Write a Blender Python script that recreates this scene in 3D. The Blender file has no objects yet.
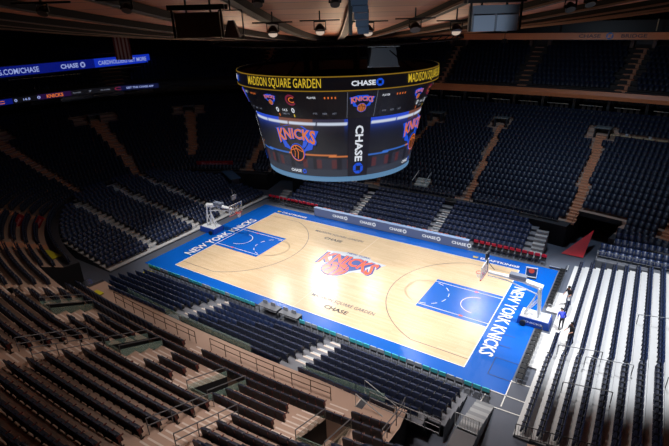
import bpy, math, random
import numpy as np
from mathutils import Vector, Matrix
random.seed(4)
C = bpy.context.scene.collection
scn = bpy.context.scene
PI = math.pi

# ------------------------------------------------------------------ camera
CAM = np.array([21.2286, -33.3388, 21.6717])
YAW, PITCH, ROLL, FPX = 2.1525460, -0.4079643, -0.0287020, 476.4356
_cy, _sy = math.cos(YAW), math.sin(YAW)
FW = np.array([_cy*math.cos(PITCH), _sy*math.cos(PITCH), math.sin(PITCH)])
_rt = np.array([_sy, -_cy, 0.0]); _up = np.cross(_rt, FW)
RT = _rt*math.cos(ROLL) + _up*math.sin(ROLL); UP = _up*math.cos(ROLL) - _rt*math.sin(ROLL)
cam = bpy.data.cameras.new('camera'); camo = bpy.data.objects.new('camera', cam); C.objects.link(camo)
cam.sensor_width = 36; cam.lens = FPX/669*36; cam.clip_end = 400; cam.clip_start = .1
M = Matrix(((RT[0], UP[0], -FW[0], CAM[0]), (RT[1], UP[1], -FW[1], CAM[1]), (RT[2], UP[2], -FW[2], CAM[2]), (0, 0, 0, 1)))
camo.matrix_world = M
scn.camera = camo

# ------------------------------------------------------------------ world, light, exposure
w = bpy.data.worlds.new('world'); scn.world = w; w.use_nodes = True
w.node_tree.nodes['Background'].inputs[0].default_value = (0.5, 0.55, 0.7, 1)
w.node_tree.nodes['Background'].inputs[1].default_value = 0.004
vs = scn.view_settings
vs.view_transform = 'Standard'; vs.look = 'None'; vs.gamma = 1; vs.exposure = 0.0; vs.use_curve_mapping = False

def spot(name, loc, to, power, ang, blend=.5, col=(1, .95, .9), rad=.45):
    l = bpy.data.lights.new(name, 'SPOT'); l.energy = power; l.spot_size = math.radians(ang); l.spot_blend = blend
    l.color = col; l.shadow_soft_size = rad
    o = bpy.data.objects.new(name, l); C.objects.link(o); o.location = loc
    d = Vector(to) - Vector(loc); o.rotation_euler = d.to_track_quat('-Z', 'Y').to_euler(); return o
def area(name, loc, to, power, size, col=(1, 1, 1), spread=180):
    l = bpy.data.lights.new(name, 'AREA'); l.energy = power; l.size = size; l.color = col; l.spread = math.radians(spread)
    o = bpy.data.objects.new(name, l); C.objects.link(o); o.location = loc
    d = Vector(to) - Vector(loc); o.rotation_euler = d.to_track_quat('-Z', 'Y').to_euler(); return o
# rig lamps on the far side of the roof truss aimed at the court (their mirror images are the glare on the wood)
RIG = [(-17.3, 21.6, 18.4), (-21.0, 15.3, 18.4), (-9.6, 23.6, 18.4), (-3.4, 27.2, 18.2), (6.0, 26.4, 18.2)]
spot('court_light', RIG[0], (-4, 2, 0), 11000, 60, .6, (1, .98, .95), .55)
spot('court_light', RIG[1], (-7, 0, 0), 3200, 60, .6, (1, .98, .95), .35)
spot('court_light', RIG[2], (-2, 0, 0), 2600, 60, .6, (1, .98, .95), .35)
spot('court_light', RIG[3], (4, -2, 0), 1500, 60, .6, (1, .98, .95), .3)
spot('court_light', RIG[4], (9, -2, 0), 4200, 60, .6, (1, .98, .95), .3)
spot('court_light', (-13, -6, 20.0), (-11, -1, 0), 12000, 70, .7, (1, .97, .94))
spot('court_light', (0, -13, 20.0), (1, -5, 0), 12500, 76, .7, (1, .97, .94))
spot('court_light', (13.5, -7, 20.0), (11, -3, 0), 14500, 74, .7, (1, .97, .94))
spot('court_light', (1, 12, 20.0), (2, 4, 0), 6500, 76, .7, (.95, .97, 1))
spot('court_light', (13, 9, 20.0), (11, 4, 0), 6500, 70, .7, (.95, .97, 1))
# end lamp above the seats behind the right hand basket
spot('end_light', (22.5, 3, 20.8), (23.5, 3.0, 0), 23000, 62, .45, (.92, .96, 1), .5)
# unseen fill lamps added to brighten the near, far right and left stands
spot('stand_fill', (11, -20, 20.9), (11.0, -16.5, 0), 7600, 92, 1.0, (1, .90, .84), 1.0)
spot('stand_fill', (-6, -20, 20.6), (-6, -20, 0), 600, 110, 1.0, (1, .86, .76), 1.0)
area('stand_fill', (9, -13, 20.0), (4, -20, 3), 300, 2.5, (1, .86, .76), 130)
area('stand_fill', (14, 14, 19.8), (14, 22, 4), 620, 2.5, (.62, .8, 1), 140)
area('stand_fill', (-12, -12, 20.0), (-13, -18, 0), 300, 2.5, (1, .84, .72), 130)
area('stand_fill', (-15, 8, 20.0), (-22, 4, 0), 200, 2.5, (.75, .86, 1), 160)
spot('rig_fill', (19.5, -25.0, 18.2), (16.6, -19.9, 21.7), 520, 24, .5, (.75, .87, 1), .2)  # unseen fill spots added to brighten the hung speakers and line array
spot('rig_fill', (17.6, -28.0, 19.6), (15.0, -22.9, 22.0), 300, 17, .5, (.7, .85, 1), .2)
spot('rig_fill', (11, -15, 19.6), (3.9, .2, 18.8), 900, 12, .5, (.8, .88, 1), .2)
# unseen warm fill lamps added below the timber roof to brighten it
for a in (-115, -85, -55, -25, 5):
    a = math.radians(a)
    area('roof_fill', (12*math.cos(a), 12*math.sin(a), 18.0), (24*math.cos(a), 24*math.sin(a), 22), 165, 1.2, (1, .70, .46), 170)

# ------------------------------------------------------------------ helpers
def lin(c):
    c = c/255.0
    return c/12.92 if c <= .04045 else ((c+.055)/1.055)**2.4
def rgb(r, g, b): return (lin(r), lin(g), lin(b), 1)
MATS = {}
def mat(name, col, rough=.6, metal=0.0, emis=0.0, noise=0.0, scale=3.0, alpha=1.0, spec=.5):
    if name in MATS: return MATS[name]
    m = bpy.data.materials.new(name); m.use_nodes = True; MATS[name] = m
    nt = m.node_tree; b = nt.nodes['Principled BSDF']
    b.inputs['Base Color'].default_value = col; b.inputs['Roughness'].default_value = rough; b.inputs['Metallic'].default_value = metal
    b.inputs['Specular IOR Level'].default_value = spec
    if emis:
        b.inputs['Emission Color'].default_value = col; b.inputs['Emission Strength'].default_value = emis
        b.inputs['Base Color'].default_value = (0.01, 0.01, 0.01, 1)
    if noise:
        n = nt.nodes.new('ShaderNodeTexNoise'); n.inputs['Scale'].default_value = scale; n.inputs['Detail'].default_value = 4
        g = nt.nodes.new('ShaderNodeNewGeometry'); nt.links.new(g.outputs['Position'], n.inputs['Vector'])
        mr = nt.nodes.new('ShaderNodeMapRange'); mr.inputs[3].default_value = 1-noise; mr.inputs[4].default_value = 1+noise
        nt.links.new(n.outputs[0], mr.inputs[0])
        mx = nt.nodes.new('ShaderNodeVectorMath'); mx.operation = 'SCALE'; mx.inputs[0].default_value = col[:3]
        nt.links.new(mr.outputs[0], mx.inputs['Scale']); nt.links.new(mx.outputs[0], b.inputs['Base Color'])
    if alpha < 1:
        b.inputs['Alpha'].default_value = alpha
    return m

class MB:
    """collects polygons, then links them as one mesh object"""
    def __init__(s): s.v = []; s.f = []; s.mi = []; s.m = []
    def _m(s, m):
        if m is None: m = s.m[0] if s.m else None
        if m not in s.m: s.m.append(m)
        return s.m.index(m)
    def poly(s, pts, m=None):
        i = len(s.v); s.v += [tuple(map(float, p)) for p in pts]; s.f.append(tuple(range(i, i+len(pts)))); s.mi.append(s._m(m))
    def mesh(s, V, F, m=None):
        i = len(s.v); s.v += [tuple(map(float, p)) for p in V]; k = s._m(m)
        for f in F: s.f.append(tuple(i+j for j in f)); s.mi.append(k)
    def box(s, c, d, m=None, rz=0.0, top=(1, 1)):
        x, y, z = d[0]/2, d[1]/2, d[2]/2; V = []
        for sz in (-1, 1):
            tx, ty = (top if sz > 0 else (1, 1))
            for a, b in ((-1, -1), (1, -1), (1, 1), (-1, 1)):
                px, py = a*x*tx, b*y*ty
                V.append((c[0]+px*math.cos(rz)-py*math.sin(rz), c[1]+px*math.sin(rz)+py*math.cos(rz), c[2]+sz*z))
        s.mesh(V, [(3, 2, 1, 0), (4, 5, 6, 7), (0, 1, 5, 4), (1, 2, 6, 5), (2, 3, 7, 6), (3, 0, 4, 7)], m)
    def tube(s, pts, r, m=None, n=6, caps=True):
        pts = [Vector(p) for p in pts]; V = []; F = []
        for i, p in enumerate(pts):
            t = (pts[min(i+1, len(pts)-1)] - pts[max(i-1, 0)]).normalized()
            a = t.cross(Vector((0, 0, 1))) if abs(t.z) < .95 else t.cross(Vector((1, 0, 0)))
            a.normalize(); b = t.cross(a); rr = r[i] if isinstance(r, (list, tuple)) else r
            for k in range(n):
                q = 2*PI*(k+.5)/n; V.append(p + a*rr*math.cos(q) + b*rr*math.sin(q))
        for i in range(len(pts)-1):
            for k in range(n):
                F.append((i*n+k, i*n+(k+1) % n, (i+1)*n+(k+1) % n, (i+1)*n+k))
        if caps: F += [tuple(range(n))[::-1], tuple((len(pts)-1)*n+k for k in range(n))]
        s.mesh(V, F, m)
    def data(s, name):
        me = bpy.data.meshes.new(name); me.from_pydata(s.v, [], s.f)
        for m in s.m: me.materials.append(m)
        me.polygons.foreach_set('material_index', s.mi); me.update(); return me
    def build(s, name, parent=None, **props):
        o = bpy.data.objects.new(name, s.data(name)); C.objects.link(o)
        if parent: o.parent = parent
        for k, v in props.items(): o[k] = v
        return o
def empty(name, loc, rz=0, **props):
    o = bpy.data.objects.new(name, None); C.objects.link(o); o.location = loc; o.rotation_euler = (0, 0, rz); o.empty_display_size = .2
    for k, v in props.items(): o[k] = v
    return o
def mesh_obj(name, me, parent=None, **props):
    o = bpy.data.objects.new(name, me); C.objects.link(o)
    if parent: o.parent = parent
    for k, v in props.items(): o[k] = v
    return o
ST = dict(kind='structure')
def proj(p):
    d = np.asarray(p, float) - CAM; z = d @ FW
    return 334.5 + FPX*(d @ RT)/z, 223 - FPX*(d @ UP)/z, z
def in_view(p, m=40):
    x, y, z = proj(p); return z > 1 and -m < x < 669+m and -m < y < 446+m
ONES = ['', 'first', 'second', 'third', 'fourth', 'fifth', 'sixth', 'seventh', 'eighth', 'ninth', 'tenth', 'eleventh', 'twelfth', 'thirteenth',
        'fourteenth', 'fifteenth', 'sixteenth', 'seventeenth', 'eighteenth', 'nineteenth']
CARD = ['', 'one', 'two', 'three', 'four', 'five', 'six', 'seven', 'eight', 'nine']
TENS = ['', '', 'twent', 'thirt', 'fort', 'fift', 'sixt', 'sevent', 'eight', 'ninet']
def ordw(n):
    if n < 20: return ONES[n]
    if n > 99: return 'hundred and ' + ordw(n-100) if n > 100 else 'hundredth'
    return TENS[n//10] + 'ieth' if n % 10 == 0 else TENS[n//10] + 'y-' + ONES[n % 10]

def text_geo(txt, bold=.0, flip=False):
    cu = bpy.data.curves.new('t', 'FONT'); cu.body = txt; cu.size = 1; cu.offset = bold; cu.resolution_u = 2; cu.fill_mode = 'FRONT' if hasattr(cu, 'fill_mode') else cu.fill_mode
    o = bpy.data.objects.new('t', cu); C.objects.link(o)
    dg = bpy.context.evaluated_depsgraph_get(); dg.update(); ev = o.evaluated_get(dg); me = ev.to_mesh()
    V = np.array([v.co[:] for v in me.vertices])[:, :2]; F = [tuple(p.vertices) for p in me.polygons]
    ev.to_mesh_clear(); bpy.data.objects.remove(o); bpy.data.curves.remove(cu)
    lo, hi = V.min(0), V.max(0); V = (V-(lo+hi)/2)/(hi-lo)     # unit box centred on 0
    return V, F
def put_text(mb, txt, wdt, hgt, mapping, m, cx=0, cy=0, bold=.012, warp=None):
    V, F = text_geo(txt, bold); P = []
    for x, y in V:
        if warp: x, y = warp(x, y)
        P.append(mapping(cx+x*wdt, cy+y*hgt))
    mb.mesh(P, F, m)
def flat(o, ux, uy):
    o, ux, uy = map(lambda a: np.array(a, float), (o, ux, uy))
    return lambda u, v, off=0: tuple(o + ux*u + uy*v)
def disc(mapping, cx, cy, r, n=20, ry=None):
    ry = ry or r
    return [mapping(cx+r*math.cos(2*PI*i/n), cy+ry*math.sin(2*PI*i/n)) for i in range(n)]
def ring_strip(mb, mapping, cx, cy, r, wd, m, a0=0, a1=2*PI, n=32, ry=None):
    k = (ry or r)/r
    for i in range(n):
        a, b = a0+(a1-a0)*i/n, a0+(a1-a0)*(i+1)/n
        mb.poly([mapping(cx+(r-wd/2)*math.cos(a), cy+(r-wd/2)*k*math.sin(a)), mapping(cx+(r+wd/2)*math.cos(a), cy+(r+wd/2)*k*math.sin(a)),
                 mapping(cx+(r+wd/2)*math.cos(b), cy+(r+wd/2)*k*math.sin(b)), mapping(cx+(r-wd/2)*math.cos(b), cy+(r-wd/2)*k*math.sin(b))], m)
def line(mb, mapping, pts, wd, m):
    for (x0, y0), (x1, y1) in zip(pts[:-1], pts[1:]):
        l = math.hypot(x1-x0, y1-y0) or 1; nx, ny = -(y1-y0)/l*wd/2, (x1-x0)/l*wd/2
        mb.poly([mapping(x0-nx, y0-ny), mapping(x1-nx, y1-ny), mapping(x1+nx, y1+ny), mapping(x0+nx, y0+ny)], m)
def chase_mark(mb, mapping, cx, cy, r, m):
    """octagon badge of four bent blades round a square hole"""
    R, h = r, r*.42
    for k in range(4):
        c, s = math.cos(k*PI/2), math.sin(k*PI/2)
        pts = [(-h, R), (h*1.0, R), (R, h), (h*1.0, h), (-h, h)]
        mb.poly([mapping(cx+x*c-y*s, cy+x*s+y*c) for x, y in [(-h*.9, R), (h, R), (R*.96, h*1.1), (-h*.9, h*1.1)]][::-1], m)

def knicks_logo(mb, mapf, cx, cy, W, blue, orange, ballm, dark, lined=True, step=.006, newyork=None, bc=(0, -.17), br=.155, outl=None, kh=.27, ky=0.0):
    """W = width. shield behind, warped block letters and a ball below"""
    lay = [lambda x, y, i=i: mapf(cx+x*W, cy+y*W, step*i) for i in range(5)]
    mb.poly([lay[0](*p) for p in [(-.5, .27), (-.2, .36), (.2, .36), (.3, .29), (.54, .27), (.42, .05), (.36, -.12), (.2, -.16), (.06, -.38), (-.06, -.38), (-.2, -.16), (-.36, -.12), (-.42, .05), (-.54, .27), (-.3, .29)]][::-1], blue)
    mb.poly([lay[1](*p) for p in [(-.40, .22), (.40, .22), (.26, -.03), (0, -.33), (-.26, -.03)]][::-1], dark)
    warp = lambda x, y: (x*(1+.06*y), (y+.5)*(1-.0*abs(x)) - .10 - (2*x)**2*.42*(.5-y)*1.0 - .14*(2*x)**2)
    put_text(mb, 'KNICKS', .98, kh*1.1, lay[2], outl or blue, bold=.06, warp=warp, cy=ky)
    put_text(mb, 'KNICKS', .92, kh, lay[3], orange, bold=.028, warp=warp, cy=.012+ky)
    if newyork: put_text(mb, 'NEW YORK', .42, .055, lay[2], newyork, cx=.02, cy=.345, bold=.02)
    mb.poly(disc(lambda x, y: mapf(cx+x*W, cy+y*W, step*(1.3 if lined else 3)), bc[0], bc[1], br+.018), outl or blue)
    mb.poly(disc(lambda x, y: mapf(cx+x*W, cy+y*W, step*(1.5 if lined else 4)), bc[0], bc[1], br), ballm)
    if lined:
        L = lambda x, y: mapf(cx+(bc[0]+x*br/.155)*W, cy+(bc[1]+(y+.17)*br/.155)*W, step*(1.7 if lined else 5))
        line(mb, L, [(-.15, -.13), (0, -.10), (.15, -.16)], .016, dark)
        line(mb, L, [(-.03, -.02), (.03, -.17), (.01, -.32)], .016, dark)
        line(mb, L, [(-.11, -.06), (-.06, -.17), (-.09, -.29)], .014, dark)
        line(mb, L, [(.10, -.05), (.11, -.17), (.07, -.30)], .014, dark)

# ------------------------------------------------------------------ materials
wood = mat('maple', rgb(222, 190, 146), .24, noise=.0, spec=.4)
def wood_nodes(m):
    nt = m.node_tree; b = nt.nodes['Principled BSDF']; g = nt.nodes.new('ShaderNodeNewGeometry')
    br = nt.nodes.new('ShaderNodeTexBrick'); br.inputs['Scale'].default_value = 1; br.inputs['Brick Width'].default_value = 2.4
    br.inputs['Row Height'].default_value = .16; br.inputs['Mortar Size'].default_value = .004
    br.inputs['Color1'].default_value = rgb(222, 197, 163); br.inputs['Color2'].default_value = rgb(213, 186, 150); br.inputs['Mortar'].default_value = rgb(190, 160, 122)
    nt.links.new(g.outputs['Position'], br.inputs['Vector'])
    n = nt.nodes.new('ShaderNodeTexNoise'); n.inputs['Scale'].default_value = .35; n.inputs['Detail'].default_value = 3
    nt.links.new(g.outputs['Position'], n.inputs['Vector'])
    mr = nt.nodes.new('ShaderNodeMapRange'); mr.inputs[1].default_value = .3; mr.inputs[2].default_value = .7; mr.inputs[3].default_value = .94; mr.inputs[4].default_value = 1.05
    nt.links.new(n.outputs[0], mr.inputs[0])
    s = nt.nodes.new('ShaderNodeVectorMath'); s.operation = 'SCALE'; nt.links.new(br.outputs['Color'], s.inputs[0]); nt.links.new(mr.outputs[0], s.inputs['Scale'])
    nt.links.new(s.outputs[0], b.inputs['Base Color'])
wood_nodes(wood)
blue = mat('court_blue', rgb(8, 92, 190), .26, spec=.35); white = mat('line_white', rgb(235, 235, 232), .4); grey_line = mat('arc_line', rgb(95, 85, 90), .4)
orange = mat('logo_orange', rgb(238, 84, 30), .3); silver = mat('logo_silver', rgb(190, 196, 205), .35); ink = mat('court_ink', rgb(60, 62, 80), .4)
dkblue = mat('logo_blue', rgb(22, 62, 140), .35)
floor_m = mat('arena_floor', rgb(92, 98, 112), .5, noise=.12, scale=.8)
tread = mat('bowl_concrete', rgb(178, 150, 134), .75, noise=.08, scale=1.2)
nosing = mat('step_nosing', rgb(215, 200, 190), .6)
riser_m = mat('platform_lit_grey', rgb(205, 205, 206), .55, noise=.06, scale=1.0)  # end platforms: same grey as the sides, painted paler for strong light
side_m = mat('side_platform_grey', rgb(118, 121, 130), .5, noise=.08, scale=1.0)
riser_dk = mat('platform_side', rgb(70, 74, 82), .6)
navy = mat('seat_navy', rgb(25, 34, 58), .45); navy_pan = mat('seat_cushion', rgb(19, 27, 46), .55)
rnavy = mat('platform_seat_navy', rgb(28, 44, 82), .4); rnavy2 = mat('platform_seat_cushion', rgb(20, 32, 62), .5)
armw = mat('armrest_redwood', rgb(88, 32, 30), .5)
black = mat('black_metal', rgb(22, 23, 26), .45); dark = mat('dark_grey', rgb(42, 44, 50), .6)
steel = mat('rail_steel', rgb(112, 114, 118), .5, .4); chrome = mat('pale_steel', rgb(190, 195, 200), .4, .3)
glassm = mat('guard_glass', rgb(190, 228, 216), .1, alpha=.3)
walk = mat('walkway_dark', rgb(58, 56, 60), .7)
ledge_m = mat('ledge_copper', rgb(200, 120, 74), .45)
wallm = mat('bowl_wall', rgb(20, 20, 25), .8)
red = mat('budweiser_red', rgb(150, 18, 38), .5); redcl = mat('chair_red', rgb(205, 22, 50), .55); teal = mat('chair_teal', rgb(70, 190, 205), .6)
tan = mat('tan_counter', rgb(205, 185, 150), .5)
e_white = mat('screen_white', rgb(235, 240, 250), emis=.8); e_yel = mat('screen_yellow', rgb(225, 190, 50), emis=.75)
e_blue = mat('screen_blue', rgb(20, 80, 215), emis=.9); e_org = mat('screen_orange', rgb(235, 120, 50), emis=.75)
e_black = mat('screen_black', rgb(9, 9, 14), emis=1.0, rough=.4); e_wine = mat('screen_wine', rgb(120, 30, 60), emis=.8)
e_gold = mat('screen_gold_line', rgb(150, 115, 30), emis=.7); e_ball = mat('screen_ball', rgb(200, 110, 50), emis=.7); e_dark = mat('screen_dark', rgb(22, 22, 34), emis=.9)
led_blue = mat('led_blue', rgb(8, 22, 120), emis=.8); led_blue2 = mat('led_bright_blue', rgb(20, 50, 190), emis=.8); led_txt = mat('led_text', rgb(150, 165, 220), emis=.9)
e_rim = mat('screen_rim', rgb(96, 140, 180), emis=.8); e_dim = mat('screen_dim', rgb(120, 125, 140), emis=.8)

# ------------------------------------------------------------------ bowl geometry
BA, BB, NN = 35., 15.8, 2.4
_t = np.linspace(-PI/2, 1.5*PI, 2881); _c, _s = np.cos(_t), np.sin(_t)
_x = BA*np.sign(_c)*abs(_c)**(2/NN); _y = BB*np.sign(_s)*abs(_s)**(2/NN)
_gx = np.sign(_x)*abs(_x/BA)**(NN-1)/BA; _gy = np.sign(_y)*abs(_y/BB)**(NN-1)/BB; _g = np.hypot(_gx, _gy)
_L = np.r_[0, np.cumsum(np.hypot(np.diff(_x), np.diff(_y)))]; TOT = _L[-1]
def base(s):
    s = s % TOT
    return [np.interp(s, _L, v) for v in (_x, _y, _gx/_g, _gy/_g)]
def bp(s, d, z=0.0):
    x, y, nx, ny = base(s); n = math.hypot(nx, ny); return (x+nx*d/n, y+ny*d/n, z)
ROW0, PITCH_R, RISE, NR, Z0 = 1.3, .875, .38, 20, 2.2
def zrow(k): return Z0 + RISE*k
def drow(k): return ROW0 + PITCH_R*k
def swrap(a): return (a + TOT/2) % TOT - TOT/2
# corner tunnels: (centre s, half width, d reach)
TUNNELS = [(-16.4, 2.4, 3.05), (16.6, 3.0, 3.05), (66.1, 1.9, 3.05), (TOT-66.1, 1.9, 3.05)]
TUNNELS = [(c % TOT, h, d) for c, h, d in TUNNELS]
VOMS = [(160.0, .65), (167.6, .65), (4.6, .65), (11.0, .65)]           # small glazed openings in the near stand, d 3.05..5.6
# aisles: s at d=0, s at d=15, d from, d to, half width
AISLES = [(166.3, 166.3, 5.7, 20, .62), (6.5, 6.8, 5.7, 20, .62), (156, 156, 5.7, 20, .6), (16.7, 16.7, 5.7, 20, .6), (145.5, 145.5, 1.3, 20, .6),
          (.1, .1, 1.3, 2.1, .55), (10.2, 10.2, 1.3, 2.1, .55), (161.8, 161.8, 3.05, 5.7, .7), (169.4, 169.4, 3.05, 5.7, .7), (3.2, 3.2, 3.05, 5.7, .7), (9.6, 9.6, 3.05, 5.7, .6), (156.3, 156.3, 3.05, 5.7, .7),
          (78.9, 79.8, 1.3, 15, .32), (68.0, 69.8, 1.3, 15, .42), (90.8, 88.0, 1.3, 15, .32), (109.1, 108.6, 1.3, 15, .4), (116.6, 117.7, 4.5, 15, .4), (123.1, 123.7, 1.3, 15, .4),
          (130.6, 130.4, 1.3, 15, .4), (60.4, 61.4, 1.3, 15, .4), (100.0, 98.5, 1.3, 15, .4), (138, 138, 1.3, 15, .4)]
TEES = [79.8, 69.7, 88.0, 108.6, 117.7, 123.7, 130.4, 61.4, 98.5]
def blocked(s, d):
    for c, h, dm in TUNNELS:
        if abs(swrap(s-c)) < h+.3 and d < dm+.2: return True
    for c, h in VOMS:
        if abs(swrap(s-c)) < h+.35 and 2.9 < d < 5.6: return True
    for s0, s1, d0, d1, h in AISLES:
        if d0-.1 <= d <= d1 and abs(swrap(s-(s0+(s1-s0)*d/15))) < h+(.24 if s0 < 20 or s0 > 140 else .1): return True
    if 14 < d < 16.4:
        for t in TEES:
            if abs(swrap(s-t)) < 1.25: return True
    if 14.2 < d < 15.6 and 61 < s < 69.7: return True         # press counter
    if 1.2 < d < 3.2 and abs(swrap(s-84.8)) < .9: return True
    return False

# ================================================================== STRUCTURE
# ---- court and arena floor
f = MB()
f.poly([(-60, -45, -.02), (60, -45, -.02), (60, 45, -.02), (-60, 45, -.02)], floor_m)
f.build('floor', **ST)
ct = MB(); Z = [0.0]
def fz(z): return lambda x, y, off=0: (x, y, z+off)
ct.poly([(-17.3, -8.85, .0), (17.35, -8.85, .0), (17.35, 9.3, .0), (-17.3, 9.3, .0)], blue)
ct.poly([(18.4, -8.85, -.004), (17.3, -8.85, -.004), (17.3, 9.0, -.004), (18.2, 9.0, -.004)], floor_m)
L_, W_ = 14.325, 7.62
ct.poly([(-L_, -W_, .008), (L_, -W_, .008), (L_, W_, .008), (-L_, W_, .008)], wood)
m2 = fz(.02)
for sx in (-1, 1):
    ct.poly([(sx*L_, -2.44, .014), (sx*8.53, -2.44, .014), (sx*8.53, 2.44, .014), (sx*L_, 2.44, .014)][::-sx], blue)
    for sy in (-1, 1):
        line(ct, m2, [(sx*L_, sy*2.0), (sx*8.53, sy*2.0)], .06, white)
        line(ct, m2, [(sx*L_, sy*6.71), (sx*10.0, sy*6.71)], .05, grey_line)
        line(ct, m2, [(sx*12.3, sy*2.0), (sx*12.0, sy*2.0)], .2, orange)
    bx = sx*12.75
    a = math.acos(2.75/7.24) if False else math.asin(6.71/7.24)
    mid = PI if sx > 0 else 0
    ring_strip(ct, m2, bx, 0, 7.24, .06, grey_line, mid-a, mid+a, 48)
    ring_strip(ct, m2, bx, 0, 1.22, .06, white, mid-PI/2, mid+PI/2, 20)
    for s0 in (0, 1):
        ring_strip(ct, m2, sx*8.53, 0, 1.83, .05, mat('pale_arc', rgb(225, 205, 180), .4), PI/2+PI*(0 if sx > 0 else 1), 3*PI/2+PI*(0 if sx > 0 else 1), 24)
    for k in range(6):
        a0 = -PI/2 + PI*(k+.1)/6 + (PI if sx < 0 else 0); ring_strip(ct, m2, sx*8.53, 0, 1.83, .06, white, a0, a0+.28, 4)
    line(ct, m2, [(sx*L_, -W_), (sx*L_, W_)], .07, white)
    # end line lettering
    o = (sx*15.15, -.6 if sx > 0 else -.3, .02)
    mp = flat(o, (0, -sx, 0), (sx, 0, 0))
    put_text(ct, 'NEW YORK KNICKS', 10.2, 1.0, mp, white, bold=.018)
line(ct, m2, [(0, -W_), (0, W_)], .05, mat('pale_arc', rgb(225, 205, 180), .4))
for sy in (-1, 1): line(ct, m2, [(-L_, sy*W_), (L_, sy*W_)], .06, white)
for cx, y1, y2 in ((-4.0, 5.75, 4.7), (3.3, -5.3, -6.25)):
    put_text(ct, 'MADISON SQUARE GARDEN', 6.0, .5, m2, ink, cx, y1, .01)
    put_text(ct, 'CHASE', 2.2, .5, m2, mat('court_black', rgb(40, 36, 36), .4), cx, y2, .03)
knicks_logo(ct, lambda x, y, off=0: (x, y, .022+off), 0.1, .7, 6.2, silver, orange, orange, dkblue, True, .004, newyork=dkblue, bc=(-.09, -.19), br=.205, outl=dkblue)
for cx in (-11.8, 12.4):
    put_text(ct, 'DRAFTKINGS', 3.6, .38, m2, white, cx, 8.2, .03)
    ct.poly([m2(cx-2.5, 8.05), m2(cx-2.1, 8.05), m2(cx-2.05, 8.4), m2(cx-2.3, 8.3), m2(cx-2.55, 8.4)], mat('crown_yellow', rgb(220, 190, 30), .5))
for cx, cy, ww, hh in ((16.6, -6.5, 1.5, 1.9), (16.0, -3.4, .9, 1.4)):
    line(ct, m2, [(cx-ww/2, cy-hh/2), (cx+ww/2, cy-hh/2)], .04, ink); line(ct, m2, [(cx-ww/2, cy-hh/2), (cx-ww/2, cy+hh/2)], .04, ink)
    line(ct, m2, [(cx-ww/2, cy+hh/2), (cx+ww/2, cy+hh/2)], .04, ink)
line(ct, m2, [(17.35, -8.85), (17.35, -7.3)], .07, white); line(ct, m2, [(16.25, -8.85), (19.3, -8.85)], .07, white)
for (a_, b_) in (((16.3, -8.8), (16.2, -10.2)), ((17.35, -8.85), (17.35, -9.9)), ((16.2, -10.2), (19.9, -10.0)), ((17.4, -7.4), (19.0, -7.3))): line(ct, m2, [a_, b_], .07, white)
ct.build('floor_court', **ST)

# ---- lower bowl steps (one concrete shell)
SS = sorted(set([i*1.25 for i in range(int(TOT/1.25)+1)] + [c+q for c, h, d in TUNNELS for q in (-h, h)] + [c+q for c, h in VOMS for q in (-h, h)]))
SS = [s for s in SS if s < TOT-.2] + [TOT]
bw = MB(); bw._m(tread); bw._m(wallm)
def cut(sm, dm):
    for c, h, d in TUNNELS:
        if abs(swrap(sm-c)) < h and dm < d: return True
    for c, h in VOMS:
        if abs(swrap(sm-c)) < h and 3.05 < dm < 5.6: return True
    return False
for s0, s1 in zip(SS[:-1], SS[1:]):
    sm = (s0+s1)/2
    if not any(in_view(bp(sm, d, 5), 260) for d in (0, 6, 12, 18)): continue
    if not cut(sm, .5):
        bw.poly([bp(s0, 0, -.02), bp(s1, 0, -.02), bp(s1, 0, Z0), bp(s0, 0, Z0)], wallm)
        bw.poly([bp(s0, 0, Z0), bp(s1, 0, Z0), bp(s1, ROW0, Z0), bp(s0, ROW0, Z0)], walk if 21 < sm < TOT-13.5 else tread)
    for k in range(NR):
        d, z = drow(k), zrow(k)
        if cut(sm, d+.4): continue
        if k: bw.poly([bp(s0, d, z-RISE), bp(s1, d, z-RISE), bp(s1, d, z), bp(s0, d, z)], tread)
        bw.poly([bp(s0, d, z), bp(s1, d, z), bp(s1, d+PITCH_R, z), bp(s0, d+PITCH_R, z)], tread)
bw.build('floor_lower_bowl', **ST)
# tunnel linings
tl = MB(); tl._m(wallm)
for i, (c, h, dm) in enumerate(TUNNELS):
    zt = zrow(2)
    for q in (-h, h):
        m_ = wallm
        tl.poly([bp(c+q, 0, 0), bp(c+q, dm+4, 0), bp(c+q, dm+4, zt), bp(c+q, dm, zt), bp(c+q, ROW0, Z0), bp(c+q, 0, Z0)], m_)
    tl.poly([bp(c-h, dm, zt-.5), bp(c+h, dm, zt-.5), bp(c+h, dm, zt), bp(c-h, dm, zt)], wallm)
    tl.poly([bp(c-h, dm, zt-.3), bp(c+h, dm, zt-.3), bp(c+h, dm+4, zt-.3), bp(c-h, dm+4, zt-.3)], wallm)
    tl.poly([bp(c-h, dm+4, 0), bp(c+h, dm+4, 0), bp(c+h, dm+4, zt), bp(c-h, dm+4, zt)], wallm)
tl.poly([(17.0, 13.0, .05), (19.2, 16.6, 1.6), (18.9, 13.0, .05)], mat('tunnel_red', rgb(215, 16, 36), .5))
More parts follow.
